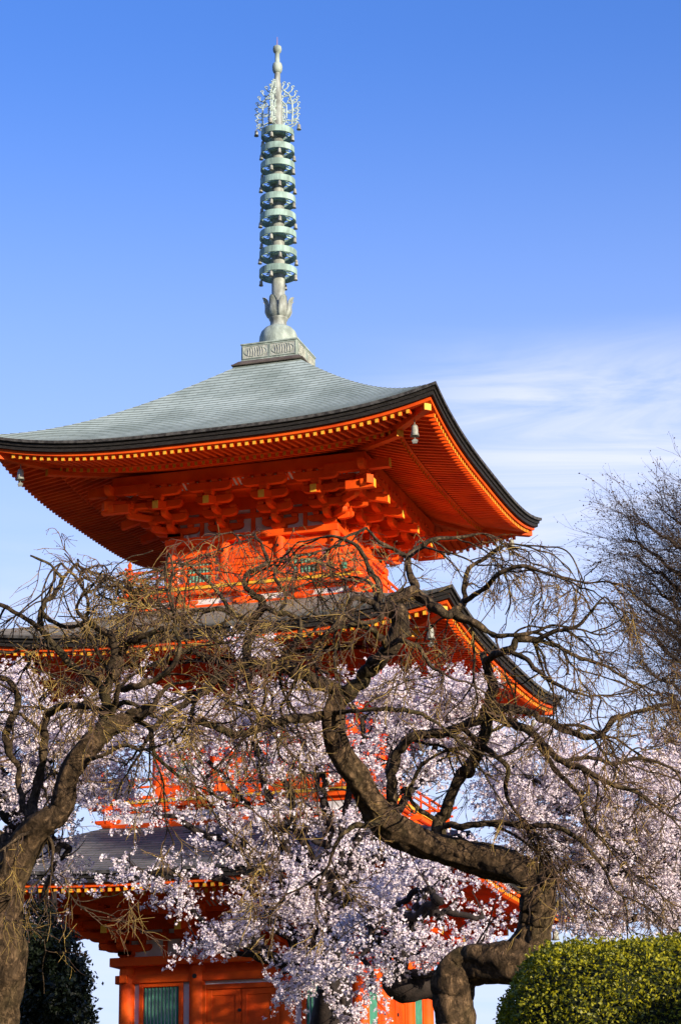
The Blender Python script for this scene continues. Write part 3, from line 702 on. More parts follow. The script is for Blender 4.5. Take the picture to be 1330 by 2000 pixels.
from mathutils import noise as mn
def rough_tube(mb, pts, rad, n, amp):
    """limb surface with lengthwise flutes, swellings and knots"""
    # resample so rings are close together on thick limbs
    q = [pts[0]]; rq = [rad[0]]
    for i in range(1, len(pts)):
        L_ = (pts[i] - pts[i - 1]).length; m_ = max(1, int(L_ / max(.02, rad[i] * .45)))
        for j in range(1, m_ + 1): t = j / m_; q.append(pts[i - 1].lerp(pts[i], t)); rq.append(rad[i - 1] * (1 - t) + rad[i] * t)
    for _ in range(2):
        q = [q[0]] + [(q[i - 1] + q[i] * 2 + q[i + 1]) * .25 for i in range(1, len(q) - 1)] + [q[-1]]
    pts, rad = q, rq
    k = len(mb.v); L = len(pts); prev = None; seed = rng.random() * 50; s_ = 0.
    for i, p in enumerate(pts):
        d = (pts[min(i + 1, L - 1)] - pts[max(i - 1, 0)]).normalized()
        a = d.orthogonal().normalized() if prev is None else (prev - d * prev.dot(d)).normalized()
        prev = a; b = d.cross(a)
        if i: s_ += (p - pts[i - 1]).length / max(rad[i], .01)
        for j in range(n):
            t = 2 * math.pi * j / n; c_, si = math.cos(t), math.sin(t)
            w = 1 + amp * (2.0 * mn.noise(Vector((c_ * .9 + seed, si * .9, s_ * .32))) + 1.5 * mn.noise(Vector((c_ * 2.6 + seed, si * 2.6, s_ * .22))) + .7 * mn.noise(Vector((c_ * 3, si * 3 + seed, s_ * 1.7))) + (.55 * abs(mn.noise(Vector((c_ * 7 + seed, si * 7, s_ * .9)))) if n > 20 else 0))
            mb.v.append(tuple(p + (a * c_ + b * si) * rad[i] * w))
    for i in range(L - 1):
        for j in range(n):
            j2 = (j + 1) % n; mb.f.append((k + i * n + j, k + i * n + j2, k + (i + 1) * n + j2, k + (i + 1) * n + j)); mb.m.append(0)
    mb.f.append(tuple(k + j for j in range(n - 1, -1, -1))); mb.f.append(tuple(k + (L - 1) * n + j for j in range(n))); mb.m += [0, 0]

class Strands:
    """many thin 3-sided tubes in one mesh"""
    def __init__(s): s.V = []; s.F = []; s.n = 0
    def add(s, pts, r0, r1):
        P = np.array(pts); L = len(P); D = np.gradient(P, axis=0); D /= np.linalg.norm(D, axis=1)[:, None] + 1e-9
        ref = np.array([.3, .5, .81]); A = np.cross(D, ref); A /= np.linalg.norm(A, axis=1)[:, None] + 1e-9; B = np.cross(D, A)
        r = np.linspace(r0, r1, L)[:, None]
        ring = np.stack([P + r * (A * math.cos(t) + B * math.sin(t)) for t in (0, 2.094, 4.189)], 1).reshape(-1, 3)
        i = np.arange(L - 1)[:, None] * 3; j = np.arange(3)[None]; j2 = (j + 1) % 3
        s.F.append((np.stack([i + j, i + j2, i + 3 + j2, i + 3 + j], -1).reshape(-1, 4)) + s.n); s.V.append(ring); s.n += L * 3
    def build(s, name, mt, parent): return mesh_np(name, np.concatenate(s.V), np.concatenate(s.F), mt, parent)

CTOP = {}
def wander(p, d, length, steps, curl, grav, zig=.0):
    """irregular growth from p along d"""
    P = [p.copy()]; d = d.normalized(); st = length / steps
    bias = Vector((rng.gauss(0, 1), rng.gauss(0, 1), rng.gauss(0, .8))) * curl * .5
    for i in range(steps):
        d = (d + Vector((rng.gauss(0, 1), rng.gauss(0, 1), rng.gauss(0, 1))) * curl * .75 + bias * .5 + Vector((0, 0, grav))).normalized()
        q = P[-1] + d * st * rng.uniform(.8, 1.2)
        if CTOP and q.z > np.interp((q - CAM).dot(_rt), CTOP['x'], CTOP['z']) - .06:
            d.z = -abs(d.z) * .8 - .1; d.normalize(); q = P[-1] + d * st
        P.append(q)
    return P

def rand_side(d, lo, hi, flat=1.):
    q = Vector((rng.gauss(0, 1), rng.gauss(0, 1), rng.gauss(0, 1) * flat)); q = (q - d * q.dot(d)).normalized(); a = rng.uniform(lo, hi)
    return (d * math.cos(a) + q * math.sin(a)).normalized()

CX = [-400, 0, 60, 130, 200, 250, 330, 400, 500, 600, 640, 700, 760, 850, 950, 1050, 1130, 1200, 1260, 1330, 1800]
CY = [1170, 1160, 1095, 1068, 1115, 1110, 1095, 1062, 1025, 1040, 1018, 1012, 1040, 1010, 1005, 1030, 1100, 1190, 1290, 1330, 1500]
def crown_top(dist):
    # height of the pruned crown above each sideways position
    pts = [at(u, v, dist) for u, v in zip(CX, CY)]; CTOP['x'] = [(p - CAM).dot(_rt) for p in pts]; CTOP['z'] = [p.z for p in pts]
def clear(p, m_=0.): return p.z + m_ < np.interp((p - CAM).dot(_rt), CTOP['x'], CTOP['z'])
def trim(w):
    for i in range(2, len(w)):
        if not clear(w[i], -.12): return w[:i] if i > 3 else None
    return w

def mid_tier(paths, mb, u0, grav, md):
    """wavy middle-sized branches growing out of the limbs and prolonging their tips"""
    out = []
    for pts, rad, fac in paths:
        starts = []
        tot = sum((pts[i] - pts[i - 1]).length for i in range(1, len(pts)))
        for _ in range(max(1, int(tot * md * fac))):
            i = rng.randint(len(pts) // 5, len(pts) - 2); starts.append((pts[i], rand_side((pts[i + 1] - pts[i]).normalized(), .4, 1.1), rad[i] * .5))
        if rad[-1] < .03:
            for _ in range(2): starts.append((pts[-1], rand_side((pts[-1] - pts[-2]).normalized(), .05, .5), rad[-1] * .9))
        for p, d, r in starts:
            side = 1 if (p - u0).dot(RT) > 0 else -1
            d = (d + RT * side * .45 + Vector((0, 0, .05))).normalized(); L = rng.uniform(.5, 1.15); r = min(.017, max(.008, r))
            w = trim(wander(p, d, L, 12, .26, grav * .8))
            if w is None or len(w) < 9: continue
            q, qr = catmull(w, list(np.linspace(r, .0055, len(w))), 2)
            k = len(mb.v); mb.tube(q, qr, 6, 0, False); out.append((w, list(np.linspace(r, .0055, len(w))), 1.))
            for _ in range(2):
                j = rng.randint(3, len(w) - 3); w2 = trim(wander(w[j], rand_side((w[j + 1] - w[j]).normalized(), .4, .9), L * .6, 8, .24, grav))
                if w2 is None: continue
                q, qr = catmull(w2, list(np.linspace(r * .6, .0045, len(w2))), 2)
                mb.tube(q, qr, 5, 0, False); out.append((w2, list(np.linspace(r * .6, .0045, len(w2))), 1.))
    return out

def grow_twigs(paths, S1, S2, SR, dens, l1, l2, grav, up=.0):
    """paths: list of (points, radii). S1 secondary branches, S2 twigs"""
    cnt = 0
    for pts, rad, fac in paths:
        for i in range(1, len(pts)):
            seg = (pts[i] - pts[i - 1]); nb = dens * seg.length * fac
            nb = int(nb) + (rng.random() < nb % 1)
            for _ in range(nb):
                d = seg.normalized(); p = pts[i - 1] + seg * rng.random()
                d1 = rand_side(d, .4, 1.1); d1.z += up; L1 = rng.uniform(.35, 1.15) * l1; r = max(.005, min(.012, rad[i] * .5))
                b = trim(wander(p, d1, L1, 7, .26, grav * .8))
                if b is None: continue
                S1.add(b, r, .0034); cnt += 1
                for k in range(2, len(b)):
                    for _ in range(2 if rng.random() < .45 else 1):
                        dd = (b[k] - b[k - 1]).normalized(); d2 = rand_side(dd, .3, .95); L2 = rng.uniform(.3, 1.15) * l2
                        tw = wander(b[k], d2, L2, 5, .24, grav)
                        if not clear(tw[-1], -.08) and rng.random() < .85: continue
                        S = S2 if rng.random() < SR else S1
                        S.add(tw, .0034, .0016); BUDS.extend((tw[-1], tw[-1], tw[3], tw[4], tw[2]))
                        if rng.random() < .6:
                            q = tw[rng.randint(1, 4)]; e = wander(q, rand_side((tw[-1] - tw[0]).normalized(), .3, .8), L2 * .55, 4, .24, grav); S.add(e, .0028, .0015); BUDS.append(e[-1])
                        if rng.random() < .35:
                            q = tw[rng.randint(1, 4)]; S.add(wander(q, rand_side((tw[-1] - tw[0]).normalized(), .3, .8), L2 * .4, 3, .2, grav), .0024, .0014)
    return cnt

BUDS = []
BUDM = mat('reddish_buds', (.22, .10, .06), (.12, .06, .04), .6, 9)
def leaf_quads(C, size, rs, elong=1.8):
    n = len(C); a = rs.normal(0, 1, (n, 3)); a /= np.linalg.norm(a, axis=1)[:, None]
    b = rs.normal(0, 1, (n, 3)); b -= a * (a * b).sum(1)[:, None]; b /= np.linalg.norm(b, axis=1)[:, None]
    s = size * rs.uniform(.6, 1.2, (n, 1)); c = np.cross(a, b) * s * .25
    return np.stack([C - a * s * elong, C - b * s + c, C + a * s * elong, C + b * s + c], 1).reshape(-1, 3), np.arange(n * 4).reshape(-1, 4)
def bare_tree(label, limbs, dist, base_uv, dens, l1, l2, SR, grav, centre, md, name='cherry_tree'):
    """limbs: (kind, [(u,v,r,dd)...], twig factor); u,v photo pixels traced, r pixel radius, dd metres nearer/farther"""
    b = at(*base_uv, dist); T = thing(name, label, 'tree', (b.x, b.y, ground_z(b.x, b.y)))
    inv = Vector((-b.x, -b.y, -ground_z(b.x, b.y)))
    tk = MB(); br = MB(); paths = []; P0c = at(*centre, dist)
    for kind, L, fac in limbs:
        P = [at(u, v, dist + dd) for u, v, r, dd in L]; Rr = [r * ((.98 if v > 1840 else .87) if kind == 'T' else .68) * (dist + dd) / FPX for u, v, r, dd in L]
        if kind == 'T':
            P.insert(0, Vector((P[0].x, P[0].y, ground_z(P[0].x, P[0].y) - .2))); Rr.insert(0, Rr[0] * 1.25)
        # bend irregularly between the traced points
        pts, rad = catmull(P, Rr, 6 if kind != 'T' else 9)
        for i in range(1, len(pts) - 1):
            a = rad[i] * (.05 if rad[i] > .08 else .30); pts[i] = pts[i] + Vector((rng.gauss(0, a), rng.gauss(0, a), rng.gauss(0, a)))
        rough_tube(tk if kind == 'T' else br, pts, rad, 36 if kind == 'T' else (12 if Rr[0] > .04 else 7), .15 if kind == 'T' else .16)
        if fac > 0: paths.append((pts, rad, fac))
    S1, S2 = Strands(), Strands(); BUDS.clear()
    crown_top(dist); mids = mid_tier(paths, br, P0c, grav, md)
    n = grow_twigs([(p_, r_, f_ * .5) for p_, r_, f_ in paths] + mids, S1, S2, SR, dens, l1, l2, grav)
    def shift(o): o.location = inv
    o = tk.build('trunk', BARKT, T, smooth=True); shift(o)
    o = br.build('branches', BARK, T, smooth=True); shift(o)
    o = S1.build('branchlets', TWR, T); shift(o)
    o = S2.build('twigs', TWY, T); shift(o)
    BV, BF = leaf_quads(np.array(BUDS), .0042, nr, 1.5); o = mesh_np('buds', BV, BF, BUDM, T); shift(o)
    for c in T.children:
        if c.name.split('.')[0] in ('twigs', 'branchlets', 'buds'): c['kind'] = 'stuff'
    return T

MAIN = [
 ('T', [(893,2060,38,0),(890,1995,37,0),(880,1945,38,0),(884,1905,40,0),(910,1882,38,0),(955,1878,36,-.1),(1005,1876,38,-.2),(1034,1850,38,-.2),(1046,1805,37,-.2),(1052,1762,38,-.2),(1052,1722,36,-.15),(1020,1702,34,-.1),(985,1690,36,0),(935,1678,36,.1),(888,1664,34,.15),(842,1650,32,.2),(800,1634,33,.2),(762,1615,32,.2),(735,1588,30,.2),(716,1552,27,.15),(696,1515,26,.1),(668,1478,26,.1),(652,1432,24,.1),(650,1392,24,.1),(664,1356,24,.1)], 0),
 ('B', [(660,1360,24,.1),(700,1332,20,0),(730,1300,23,-.1),(757,1268,25,-.2),(780,1235,30,-.2),(782,1200,26,-.2),(755,1186,22,-.2),(735,1180,15,-.2)], .6),
 ('B', [(663,1358,24,.1),(640,1338,20,.1),(610,1324,19,0),(560,1306,18,-.1),(510,1298,17,-.1),(462,1300,14,-.1),(430,1326,12,-.2),(395,1356,11,-.2),(350,1380,9,-.3),(310,1412,8,-.3),(285,1450,5,-.3)], .7),
 ('B', [(648,1402,16,.1),(590,1402,12,0),(545,1410,11,-.2),(500,1425,11,-.2),(462,1437,12,-.3),(430,1424,10,-.3),(395,1410,9,-.3),(376,1398,7,-.3),(386,1362,5,-.3),(420,1320,3,-.3)], .7),
 ('B', [(488,1296,14,0),(486,1255,12,.1),(500,1212,12,.1),(512,1180,12,.1),(503,1166,10,.1),(482,1150,8,0),(478,1128,6,0),(502,1110,6,0),(522,1098,6,0),(518,1082,5,.1),(510,1060,3.5,.1)], .7),
 ('B', [(512,1182,9,.1),(535,1195,8,0),(572,1202,8,0),(589,1222,8,-.1),(578,1255,8,-.1),(556,1284,8,0)], .5),
 ('B', [(498,1222,9,.1),(468,1204,8,0),(430,1190,7,0),(380,1195,6,-.1),(330,1210,5,-.2),(275,1226,4.5,-.2),(235,1232,3,-.2)], .8),
 ('B', [(440,1300,10,0),(400,1281,8,.2),(350,1272,8,.2),(310,1292,6,.3),(270,1312,4,.3)], 1.1),
 ('B', [(452,1195,6,0),(425,1155,6,.2),(405,1135,5,.2),(370,1105,4,.3),(330,1100,3,.4)], .75),
 ('B', [(548,1196,6,0),(560,1165,5,.2),(545,1140,5,.2),(535,1120,4,.2),(560,1080,3,.3)], .7),
 ('B', [(742,1186,12,-.2),(738,1140,7,-.2),(720,1110,7,-.2),(703,1072,6,-.2),(660,1048,4.5,-.1),(625,1050,3,0)], .9),
 ('B', [(735,1182,9,-.2),(715,1172,8,-.2),(690,1168,8,-.3),(680,1185,8,-.3),(678,1196,6,-.3)], .9),
 ('B', [(765,1196,20,-.2),(762,1172,17,0),(790,1160,15,.1),(812,1150,13,.2),(800,1120,11,.3),(797,1092,9,.4),(820,1068,8,.5),(850,1052,6,.5),(895,1050,5,.6),(940,1042,3,.6)], 1.3),
 ('B', [(805,1150,14,.2),(832,1172,15,.1),(856,1192,15,0),(888,1200,13,0),(925,1215,10,-.1),(955,1235,8,-.1),(985,1243,7,-.2),(1040,1235,5,-.2)], .9),
 ('B', [(798,1092,7,.4),(775,1075,6,.3),(745,1062,6,.3),(728,1045,4,.3),(715,1030,3,.3)], 1.2),
 ('B', [(880,1200,10,0),(905,1180,10,.2),(905,1145,8,.3),(915,1110,7,.3),(945,1092,6,.4),(975,1072,4,.4),(1000,1062,3,.4)], 1.3),
 ('B', [(905,1175,8,.2),(945,1150,7,0),(980,1118,7,-.2),(1020,1105,6,-.3),(1060,1118,5,-.4),(1100,1128,4,-.5),(1145,1140,2.5,-.5)], 1.4),
 ('B', [(800,1235,9,-.3),(780,1250,8,-.4),(800,1255,7,-.5),(824,1270,6,-.5),(834,1292,6,-.5),(850,1308,4,-.5)], .5),
 ('B', [(757,1262,10,-.3),(738,1240,9,-.4),(722,1228,8,-.5),(690,1220,8,-.5),(650,1230,7,-.6),(620,1250,5,-.6),(600,1275,3,-.6)], .9),
 ('B', [(735,1182,9,-.3),(745,1200,8,-.5),(735,1212,7,-.5),(700,1216,6,-.6),(670,1200,6,-.6),(640,1205,5,-.6),(600,1245,3,-.6)], 1.1),
 ('B', [(775,1618,18,.2),(763,1578,15,.3),(766,1520,15,.3),(776,1472,14,.3),(803,1442,14,.2),(850,1430,13,.2),(900,1421,13,.2),(935,1405,14,.2),(955,1382,17,.2),(962,1340,15,.2),(946,1300,12,.2),(942,1278,10,.3)], .5),
 ('B', [(858,1655,20,.2),(858,1620,20,.3),(874,1572,18,.3),(897,1522,17,.3),(927,1482,17,.2),(944,1442,16,.2),(955,1400,17,.2)], .3),
 ('B', [(955,1395,15,.2),(985,1410,13,0),(1020,1420,11,-.2),(1060,1452,10,-.3),(1100,1490,10,-.4),(1142,1502,8,-.5),(1190,1530,7,-.5),(1245,1550,6,-.6),(1300,1590,3,-.6)], .9),
 ('B', [(955,1385,14,.2),(1000,1384,11,.4),(1045,1398,10,.6),(1085,1418,10,.7),(1120,1432,10,.8),(1165,1440,8,.8),(1200,1405,8,.9),(1240,1392,6,1.),(1300,1375,5,1.),(1345,1372,3,1.)], 1.1),
 ('B', [(948,1300,12,.2),(970,1275,12,0),(1000,1268,12,-.2),(1008,1250,10,-.2),(1045,1250,9,-.2),(1080,1235,7,-.3),(1130,1220,5,-.4),(1165,1180,3,-.4)], 1.4),
 ('B', [(990,1268,8,-.2),(1030,1290,7,-.4),(1060,1320,6,-.5),(1105,1345,5,-.6),(1150,1360,3,-.6)], 1.3),
 ('B', [(1040,1250,7,-.2),(1090,1262,6,.2),(1130,1285,6,.4),(1180,1300,5,.5),(1230,1330,3,.5)], 1.3),
 ('B', [(868,1612,11,.2),(905,1612,10,0),(960,1606,9,-.1),(1020,1612,9,-.2),(1080,1614,8,-.3),(1130,1640,7,-.3),(1175,1690,5,-.3),(1200,1740,3,-.3)], .6),
 ('B', [(740,1606,12,.1),(706,1614,10,0),(690,1612,9,0),(660,1640,6,-.1),(642,1690,4,-.1)], .5),
 ('B', [(655,1392,8,0),(700,1388,6,-.2),(760,1385,7,-.3),(810,1391,6,-.4),(850,1410,5,-.4),(893,1445,4,-.4)], .7),
 ('B', [(1052,1455,8,-.3),(1090,1510,7,-.2),(1130,1550,6,-.1),(1150,1610,5,0),(1190,1660,3,0)], .8),
 ('B', [(1100,1488,7,-.4),(1150,1478,6,-.2),(1200,1492,6,0),(1250,1480,5,.2),(1310,1500,4,.3)], 1.1),
 ('B', [(900,1420,8,.2),(960,1470,9,.1),(990,1500,8,.1),(985,1545,6,.1),(1010,1590,4,.1)], .7),
 ('B', [(850,1600,8,.2),(800,1560,6,.1),(820,1500,5,.1),(860,1470,4,.1)], .4),
 ('B', [(430,1326,6,-.2),(450,1370,5,-.1),(500,1390,4,0),(540,1440,3,0)], .8),
 ('B', [(380,1196,5,-.1),(345,1240,5,-.2),(300,1255,4,-.2),(255,1300,3,-.2)], 1.0),
]
main_tree = bare_tree('crooked bare weeping cherry tree with a bent grey trunk rising beside the clipped hedge', MAIN, 20., (893, 2060), 3.1, .42, .26, .45, -.05, (740, 1300), 1.5)

LEFT = [
 ('T', [(-10,2060,44,0),(-7,1950,43,0),(2,1850,43,0),(12,1750,41,0),(28,1695,40,0),(52,1645,33,0),(82,1608,29,-.1),(112,1588,24,-.1),(128,1560,24,-.1),(132,1525,23,-.1),(150,1484,27,-.1),(180,1452,26,-.1),(218,1420,20,-.1),(258,1400,14,-.1),(300,1380,9,-.1)], .15),
 ('B', [(22,1705,34,0),(8,1660,26,.1),(-14,1620,22,.2),(-60,1560,18,.2)], 0),
 ('B', [(70,1640,20,0),(64,1580,14,.2),(72,1530,13,.3),(84,1480,12,.3),(86,1430,12,.3),(95,1395,13,.3),(128,1378,9,.2),(175,1380,8,.2),(215,1388,8,.1),(250,1372,7,.1),(300,1400,4,.1)], .9),
 ('B', [(58,1600,12,.1),(36,1540,8,.3),(40,1500,8,.3),(18,1470,12,.3),(14,1430,12,.3),(32,1380,10,.4),(30,1342,8,.4),(0,1322,8,.5),(-30,1320,6,.5)], .8),
 ('B', [(205,1425,18,-.1),(213,1392,16,0),(207,1348,15,0),(226,1300,16,.1),(238,1262,15,.1),(262,1250,11,0),(300,1235,7,-.1),(340,1222,4,-.1)], 1.0),
 ('B', [(210,1352,12,0),(186,1328,11,.1),(140,1298,11,.2),(110,1268,10,.2),(87,1238,9,.3),(78,1208,9,.3),(88,1180,8,.3),(118,1145,7,.3),(124,1128,6,.3),(150,1100,3,.3)], 1.0),
 ('B', [(87,1235,8,.3),(55,1210,7,.1),(25,1194,7,0),(0,1180,6,0),(-30,1170,4,0)], 1.2),
 ('B', [(82,1196,7,.3),(98,1212,6,.4),(130,1225,6,.5),(165,1215,5,.5),(172,1170,5,.5),(150,1130,4,.5),(120,1100,3,.5)], 1.2),
 ('B', [(124,1130,5,.3),(95,1100,4,.2),(60,1085,3,.2)], 1.2),
 ('B', [(238,1345,11,0),(270,1340,10,-.2),(300,1328,9,-.2),(338,1303,8,-.3),(352,1265,6,-.3),(340,1230,4,-.3)], 1.1),
 ('B', [(216,1396,12,0),(232,1352,6,-.2),(220,1310,12,-.2),(222,1270,12,-.2),(212,1240,10,-.2),(180,1222,7,-.2),(150,1190,5,-.2),(165,1160,3,-.2)], 1.2),
 ('B', [(250,1405,10,-.1),(290,1390,8,-.2),(310,1360,7,-.2),(330,1340,5,-.2),(370,1330,3,-.2)], 1.0),
 ('B', [(260,1402,9,-.1),(295,1425,8,-.1),(300,1470,6,-.1),(330,1500,5,-.1),(370,1530,3,-.1)], 1.0),
 ('B', [(150,1490,8,-.1),(200,1475,6,-.3),(240,1455,6,-.3),(280,1465,4,-.3),(330,1450,3,-.3)], .9),
 ('B', [(84,1620,7,0),(104,1650,5,-.1),(102,1690,3,-.1)], .15),
 ('B', [(86,1430,6,.3),(50,1400,5,.1),(10,1390,4,0),(-30,1400,3,0)], 1.2),
 ('B', [(110,1268,6,.2),(60,1262,5,.1),(20,1275,4,0),(-20,1270,3,0)], 1.2),
]
kn = MB(); kc = at(1069, 1716, 19.72); nv = (-FW * .93 + RT * .36).normalized(); ka = nv.orthogonal().normalized(); kb = nv.cross(ka); NK = 14
for ri, (rr, hh) in enumerate(((.085, -.05), (.075, .0), (.058, .035), (.038, .03), (.024, -.005), (.012, -.04), (.0, -.05))):
    for j in range(NK): t = 2 * math.pi * j / NK; w = 1 + .15 * math.sin(2 * t + ri) + .1 * math.sin(5 * t); kn.v.append(tuple(kc + (ka * math.cos(t) + kb * math.sin(t)) * rr * w + nv * hh))
for i in range(6):
    for j in range(NK): kn.f.append((i * NK + j, i * NK + (j + 1) % NK, (i + 1) * NK + (j + 1) % NK, (i + 1) * NK + j)); kn.m.append(1 if i >= 4 else 0)
ko = kn.build('bark_knot', [BARKT, DRK], main_tree, smooth=True); ko.location = -main_tree.location
left_tree = bare_tree('old bare tree with a thick straight grey trunk at the left, its twigs yellowish', LEFT, 18., (18, 2060), 2.8, .42, .26, .66, -.05, (130, 1300), 1.4)

# ---- blossoming cherries behind
CTOP.clear()
def pom_mesh(name, C, parent, size, inv, per=6):
    n = len(C); k = per
    ctr = np.repeat(C, k, 0) + nr.normal(0, size * .55, (n * k, 3))
    a = nr.normal(0, 1, (n * k, 3)); a /= np.linalg.norm(a, axis=1)[:, None]
    b = nr.normal(0, 1, (n * k, 3)); b -= a * (a * b).sum(1)[:, None]; b /= np.linalg.norm(b, axis=1)[:, None]
    s = size * nr.uniform(.45, .8, (n * k, 1)); c3 = np.cross(a, b) * s * .35
    V = np.stack([ctr - a * s + c3, ctr - b * s * .9, ctr + a * s + c3, ctr + b * s * .9], 1).reshape(-1, 3)
    F = np.arange(n * k * 4).reshape(-1, 4)
    o = mesh_np(name, V + np.array(inv), F, BLO, parent); return o

def blossom_tree(label, trunk, dist, ells, seed, name='blossoming_cherry', fork=None):
    """ells: (u, v, ru, rv, depth offset, depth radius, twig count)"""
    rs = np.random.RandomState(seed)
    P = [at(u, v, dist + dd) for u, v, r, dd in trunk]; b = P[0]; gz = ground_z(b.x, b.y)
    T = thing(name, label, 'tree', (b.x, b.y, gz)); inv = Vector((-b.x, -b.y, -gz))
    Rr = [r * dist / FPX for u, v, r, dd in trunk]
    P.insert(0, Vector((b.x, b.y, gz - .2))); Rr.insert(0, Rr[0] * 1.3)
    pts, rad = catmull(P, Rr, 6); tk = MB(); rough_tube(tk, pts, rad, 14, .12)
    top = pts[-1]; S_ = Strands(); poms = []
    for (u, v, ru, rv, dd, dr, n) in ells:
        ru *= .84; rv *= .80
        D = dist + dd; c = at(u, v, D); k = D / FPX
        start = pts[int(len(pts) * .62)] if rng.random() < .4 else top
        e = c - start; mid = start + e * .5 + Vector((rng.gauss(0, .3), rng.gauss(0, .3), rng.uniform(0, .5)))
        lp, lr = catmull([start, mid, c], [max(.045, Rr[-1] * .8), .05, .022], 7)
        for i in range(1, len(lp) - 1): lp[i] += Vector((rng.gauss(0, .04), rng.gauss(0, .04), rng.gauss(0, .04)))
        rough_tube(tk, lp, lr, 7, .12)
        for _ in range(max(3, n // 14)):
            q = rs.normal(0, .5, 3); e2 = c + RT * (q[0] * ru * k) + UP * (q[1] * rv * k) + FW * (q[2] * dr)
            S_.add(wander(lp[rng.randint(4, len(lp) - 1)], e2 - c + Vector((0, 0, .2)), (e2 - c).length * 1.4 + .2, 8, .14, 0), .020, .006)
        for _ in range(n):
            while True:
                q = rs.uniform(-1, 1, 3)
                if (q ** 2).sum() <= 1: break
            p = c + RT * (q[0] * ru * k) + UP * (q[1] * rv * k) + FW * (q[2] * dr)
            d = (p - c).normalized() + Vector((rng.gauss(0, .6), rng.gauss(0, .6), rng.gauss(0, .35) + .1)); L = rng.uniform(.25, .75)
            w = wander(p - d.normalized() * L * .5, d, L, 7, .16, -.01)
            S_.add(w, .0065, .003)
            W_ = np.array(w); m_ = int(L * 26)
            t = rs.uniform(.1, 1, m_) * 7; i0 = np.minimum(t.astype(int), 6); f_ = (t - i0)[:, None]
            poms.append(W_[i0] * (1 - f_) + W_[i0 + 1] * f_ + rs.normal(0, .032, (m_, 3)))
    o = tk.build('trunk', CHB, T, smooth=True); o.location = inv
    o = S_.build('branches', CHB, T); o.location = inv
    C = np.concatenate(poms); print(name, 'poms', len(C))
    pom_mesh('blossoms', C, T, .027, inv)
    return T
LBL = 'blossoming cherry tree '
blossom_tree('pale pink blossoming cherry tree glowing behind the thick left trunk', [(-60,2060,40,0),(-40,1900,34,0),(-20,1750,28,0),(30,1620,20,0)], 33.,
  [(60,1410,130,60,0,1.4,150),(30,1500,110,90,.5,1.4,170),(180,1440,120,70,.3,1.4,170),(110,1550,120,80,0,1.4,110),(250,1370,90,50,.8,1.2,110),(200,1530,90,60,.2,1,90),(80,1660,90,60,.5,1,45),(30,1330,60,40,.3,1,50),(330,1400,90,70,1,1.2,110),(120,1700,60,40,.5,.8,14),(60,1800,50,50,0,.8,16)], 11)
blossom_tree('white and pink cherry tree in full bloom in the middle before the vermilion walls', [(650,2100,46,0),(645,2000,42,0),(648,1935,30,0),(656,1870,18,0),(652,1800,14,.1)], 31.,
  [(480,1260,60,30,1,.8,26),(450,1410,140,75,1.,1.3,170),(590,1375,120,65,1.,1.3,150),(600,1470,160,70,.5,1.3,140),(800,1395,120,80,1,1.3,190),(900,1350,70,55,1,1,110),(740,1340,70,40,1,1,70),(920,1440,80,60,.8,1.2,110),(780,1500,150,60,.5,1.3,90),(400,1500,110,60,.5,1.2,46),(350,1430,90,50,.8,1.2,64),
   (300,1590,110,50,0,1,24),(500,1590,150,55,0,1.2,50),(680,1600,120,60,0,1.2,50),(430,1660,110,50,-.2,1,26),(600,1690,140,60,-.3,1.2,56),(250,1700,80,40,-.3,.8,16),(330,1740,60,45,-.3,.8,26),(520,1770,90,50,-.5,1,36),(640,1790,110,60,-.7,1.2,62),(620,1880,85,60,-1,1,46),(570,1930,55,50,-1,.8,26),(430,1840,60,24,-.6,.6,20),(740,1720,80,60,-.3,1,60),(370,1850,50,14,-.6,.5,8),(470,1815,70,25,-.6,.6,30),(690,1985,40,30,-1,.5,14)], 12)
blossom_tree('blossoming cherry tree with a black horizontal limb hanging behind the bent trunk', [(900,2100,30,.5),(897,2000,24,.5),(880,1945,24,.4),(840,1922,28,.2),(790,1925,38,0),(768,1915,28,0),(784,1880,17,0),(780,1845,13,0),(792,1800,10,0)], 27.,
  [(820,1800,90,70,0,1,34),(880,1700,80,40,.4,1,26),(760,1860,70,50,0,.8,20),(860,1870,70,40,0,.8,22),(930,1850,70,30,0,.6,18),(720,1930,50,40,-.3,.6,12),(950,1800,60,40,.3,.6,12),(800,1680,90,40,.5,1,34),(730,1780,70,60,.2,1,40),(700,1850,60,50,0,.8,24)], 13)
blossom_tree('broad pale blossoming cherry tree filling the right side above the clipped hedge', [(1440,2100,46,1),(1430,1950,40,1),(1390,1820,30,.8),(1330,1720,22,.4)], 36.,
  [(1060,1460,90,50,0,1.2,80),(1160,1520,110,60,0,1.3,170),(1270,1520,110,60,.5,1.3,170),(1060,1560,110,70,0,1.3,170),(1190,1610,130,70,0,1.4,260),(1290,1640,90,80,.3,1.4,180),(1040,1650,90,70,0,1.2,130),(1130,1700,110,70,0,1.3,190),(1240,1740,110,70,0,1.3,190),(1310,1780,60,50,.3,1,70),(1140,1790,70,45,-.2,.9,70),(990,1560,80,80,0,1.2,110),(980,1480,60,60,.3,1,60),(1410,1500,130,80,3.2,1.8,190),(1400,1600,130,80,3.4,1.8,190),(1400,1700,130,80,3.4,1.6,150),(1520,1560,120,110,3.,1.8,120),(1330,1450,90,60,3.2,1.4,90),(1200,1800,60,30,-.2,.7,26),(960,1700,40,40,0,.7,14)], 14)

